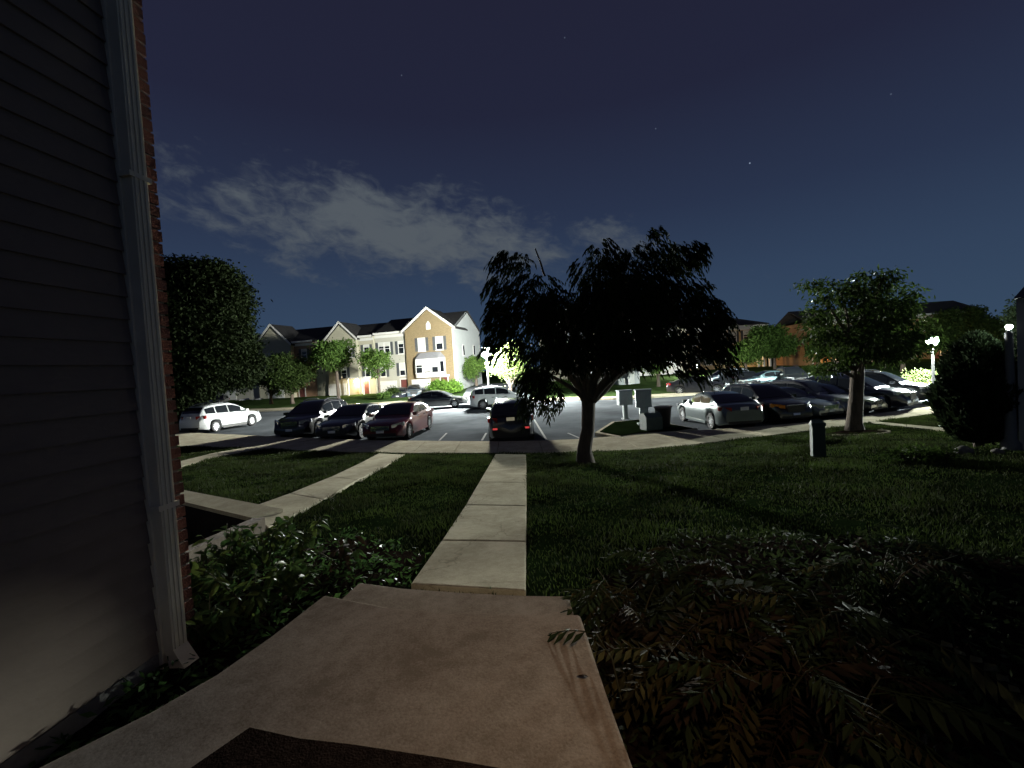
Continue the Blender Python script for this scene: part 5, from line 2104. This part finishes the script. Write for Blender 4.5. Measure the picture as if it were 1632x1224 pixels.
LG = 'broad leaved shrubs between the house and the low wall'
for (px, py, nst, hg, sp_r, nl, lb) in ((315, 965, 12, .42, .28, 120, 'broad leaved shrub against the brick corner'), (365, 925, 12, .46, .30, 130, 'broad leaved shrub halfway along the low wall'), (425, 905, 12, .44, .30, 130, 'bright leaved shrub in front of the end of the low wall'),
                                        (480, 900, 11, .42, .30, 120, 'broad leaved shrub right of the low wall end'), (545, 905, 9, .30, .26, 90, 'low reddish shrub nearest the front walk'), (335, 1020, 9, .28, .26, 90, 'low dark shrub beside the foot of the downspout'),
                                        (400, 980, 11, .36, .30, 120, 'middle shrub of the bed left of the stoop'), (465, 955, 10, .34, .28, 110, 'shrub leaning toward the left edge of the stoop')):
    p = at_g(px, py)
    leafy_plant('leafy_shrub', lb, p, nst, hg, sp_r, nl, BROAD, broad_m if 'reddish' not in lb else [broad_m[0], pinn_m[2]], 'shrub', LG)
RG = 'feathery shrubs right of the stoop'
for (px, py, nst, hg, sp_r, nl, lb, wts) in ((1015, 1020, 8, .38, .30, 60, 'feathery shrub at the front corner of the stoop', (5, 3, 2)), (1110, 1000, 9, .46, .34, 66, 'tall feathery shrub behind the corner shrub', (6, 2, 1)), (1225, 1040, 8, .44, .34, 60, 'feathery shrub in the middle of the right bed', (4, 2, 4)),
                                             (1090, 1130, 8, .40, .30, 60, 'yellowish feathery shrub beside the stoop edge', (2, 7, 1)), (1230, 1160, 8, .40, .32, 56, 'dull reddish shrub low in the right bed', (3, 2, 5)), (1350, 1090, 8, .46, .36, 60, 'dark feathery shrub at the back right of the bed', (6, 1, 2)),
                                             (1400, 960, 8, .5, .38, 60, 'dim tall shrub at the far edge of the right bed', (6, 1, 1)), (1330, 1230, 7, .36, .3, 44, 'feathery shrub cut by the bottom edge of view', (5, 2, 2))):
    p = at_g(px, py)
    leafy_plant('feathery_shrub', lb, p, nst, hg, sp_r, nl, PINN, pinn_m, 'shrub', RG, True, (0, 0), wts)
# low leafy cover between the shrubs of both beds


def ground_cover(name, poly, n, m):
    xs_, ys_ = [p[0] for p in poly], [p[1] for p in poly]
    x = rng.uniform(min(xs_), max(xs_), n)
    y = rng.uniform(max(min(ys_), 1.2), max(ys_), n)
    cl_ = np.sin(x * 5.1 + y * 2.3) * np.sin(y * 4.7 - x * 1.9)
    ok = in_poly(x, y, poly) & ~in_poly(x, y, st_poly) & (rng.random(n) < .55 + .45 * cl_)
    x, y = x[ok], y[ok]
    P = np.stack([x, y, zg(x, y) + rng.uniform(.01, .16, len(x)) * (0.5 + .5 * np.clip(cl_[ok], 0, 1))], -1)
    D = unit(rng.normal(size=P.shape) * np.array([1, 1, .45]))
    me = quads_mesh(name, leaf_quads(P, D, rng.uniform(.03, .085, len(x)), rng.uniform(.014, .036, len(x))))
    me.materials.append(m)
    tag(link(name, me), kind='stuff')


ground_cover('ground_cover', BED_R, 15000, pinn_m[0])
ground_cover('ground_cover', BED_L, 6500, broad_m[2])
# one leaf reaching over the stoop's front corner, held by its own shoot
p = at_z(950, 1010, STOOP_Z + .07)
shoot = thing('leafy_shoot', 'single drooping shoot laid over the front corner of the stoop', 'plant', p)
q = at_z(880, 996, STOOP_Z + .05)
o = link('leaf', PINN[2], shoot, pinn_m[0])
dv = q - p
o.rotation_euler = (0, .05, math.atan2(dv.y, dv.x))
b = MB()
b.tube([(0, 0, 0), (.06, -.02, -.1), (.10, -.05, -.36)], .004, 5)
b.build('stem', stem_m, shoot)
p = at_z(938, 1079, STOOP_Z + .012)
fl = link('fallen_leaf', broad_leaf(.05, .02, .1), None, pinn_m[2])
fl.location = p
fl.rotation_euler = (.2, 0, 2.8)
tag(fl, 'tiny curled leaf lying at the right edge of the stoop', 'leaf')
p = at_g(781, 940, .035)
fl = link('fallen_leaf', broad_leaf(.05, .02, .1), None, broad_m[2])
fl.location = p + Vector((0, 0, .01))
fl.rotation_euler = (1.2, .1, 1.5)
tag(fl, 'tiny leaf standing in the joint where the walk meets the step', 'leaf')

# dark low shrubs and stones under the evergreen
for (px, py, wp, hp, lb) in ((1450, 735, 70, 34, 'low dark shrub on the right lawn before the evergreen'), (1500, 735, 50, 28, 'small dark shrub at the foot of the evergreen')):
    p = at_g(px, py)
    bush(lb, px, py, p.y, wp, hp, leaf_dark, 2600, .07, p.z - .05, group='low shrubs near the evergreen')
stone_m = mat('field_stone', (0.10, 0.092, 0.085), 0.9, 0.3, 8, 0.5, 30)
for (px, py, r_, lb) in ((1536, 722, .16, 'rounded stone left of the evergreen foot'), (1590, 722, .10, 'small pale stone right of the evergreen foot')):
    p = at_g(px, py)
    b = MB()
    b.lathe([(r_ * .8, -.05), (r_, .03), (r_ * .85, r_ * .55), (r_ * .4, r_ * .85), (.01, r_ * .9)], 0, 0, 11)
    for i, v in enumerate(b.v):
        k_ = 1 + random.uniform(-.1, .1)
        b.v[i] = (v[0] * k_, v[1] * k_ * .85, v[2])
    o = b.build('stone', stone_m, None, smooth=True)
    o.location = p
    tag(o, lb, 'stone')
po.data.energy = PORCH_OWN
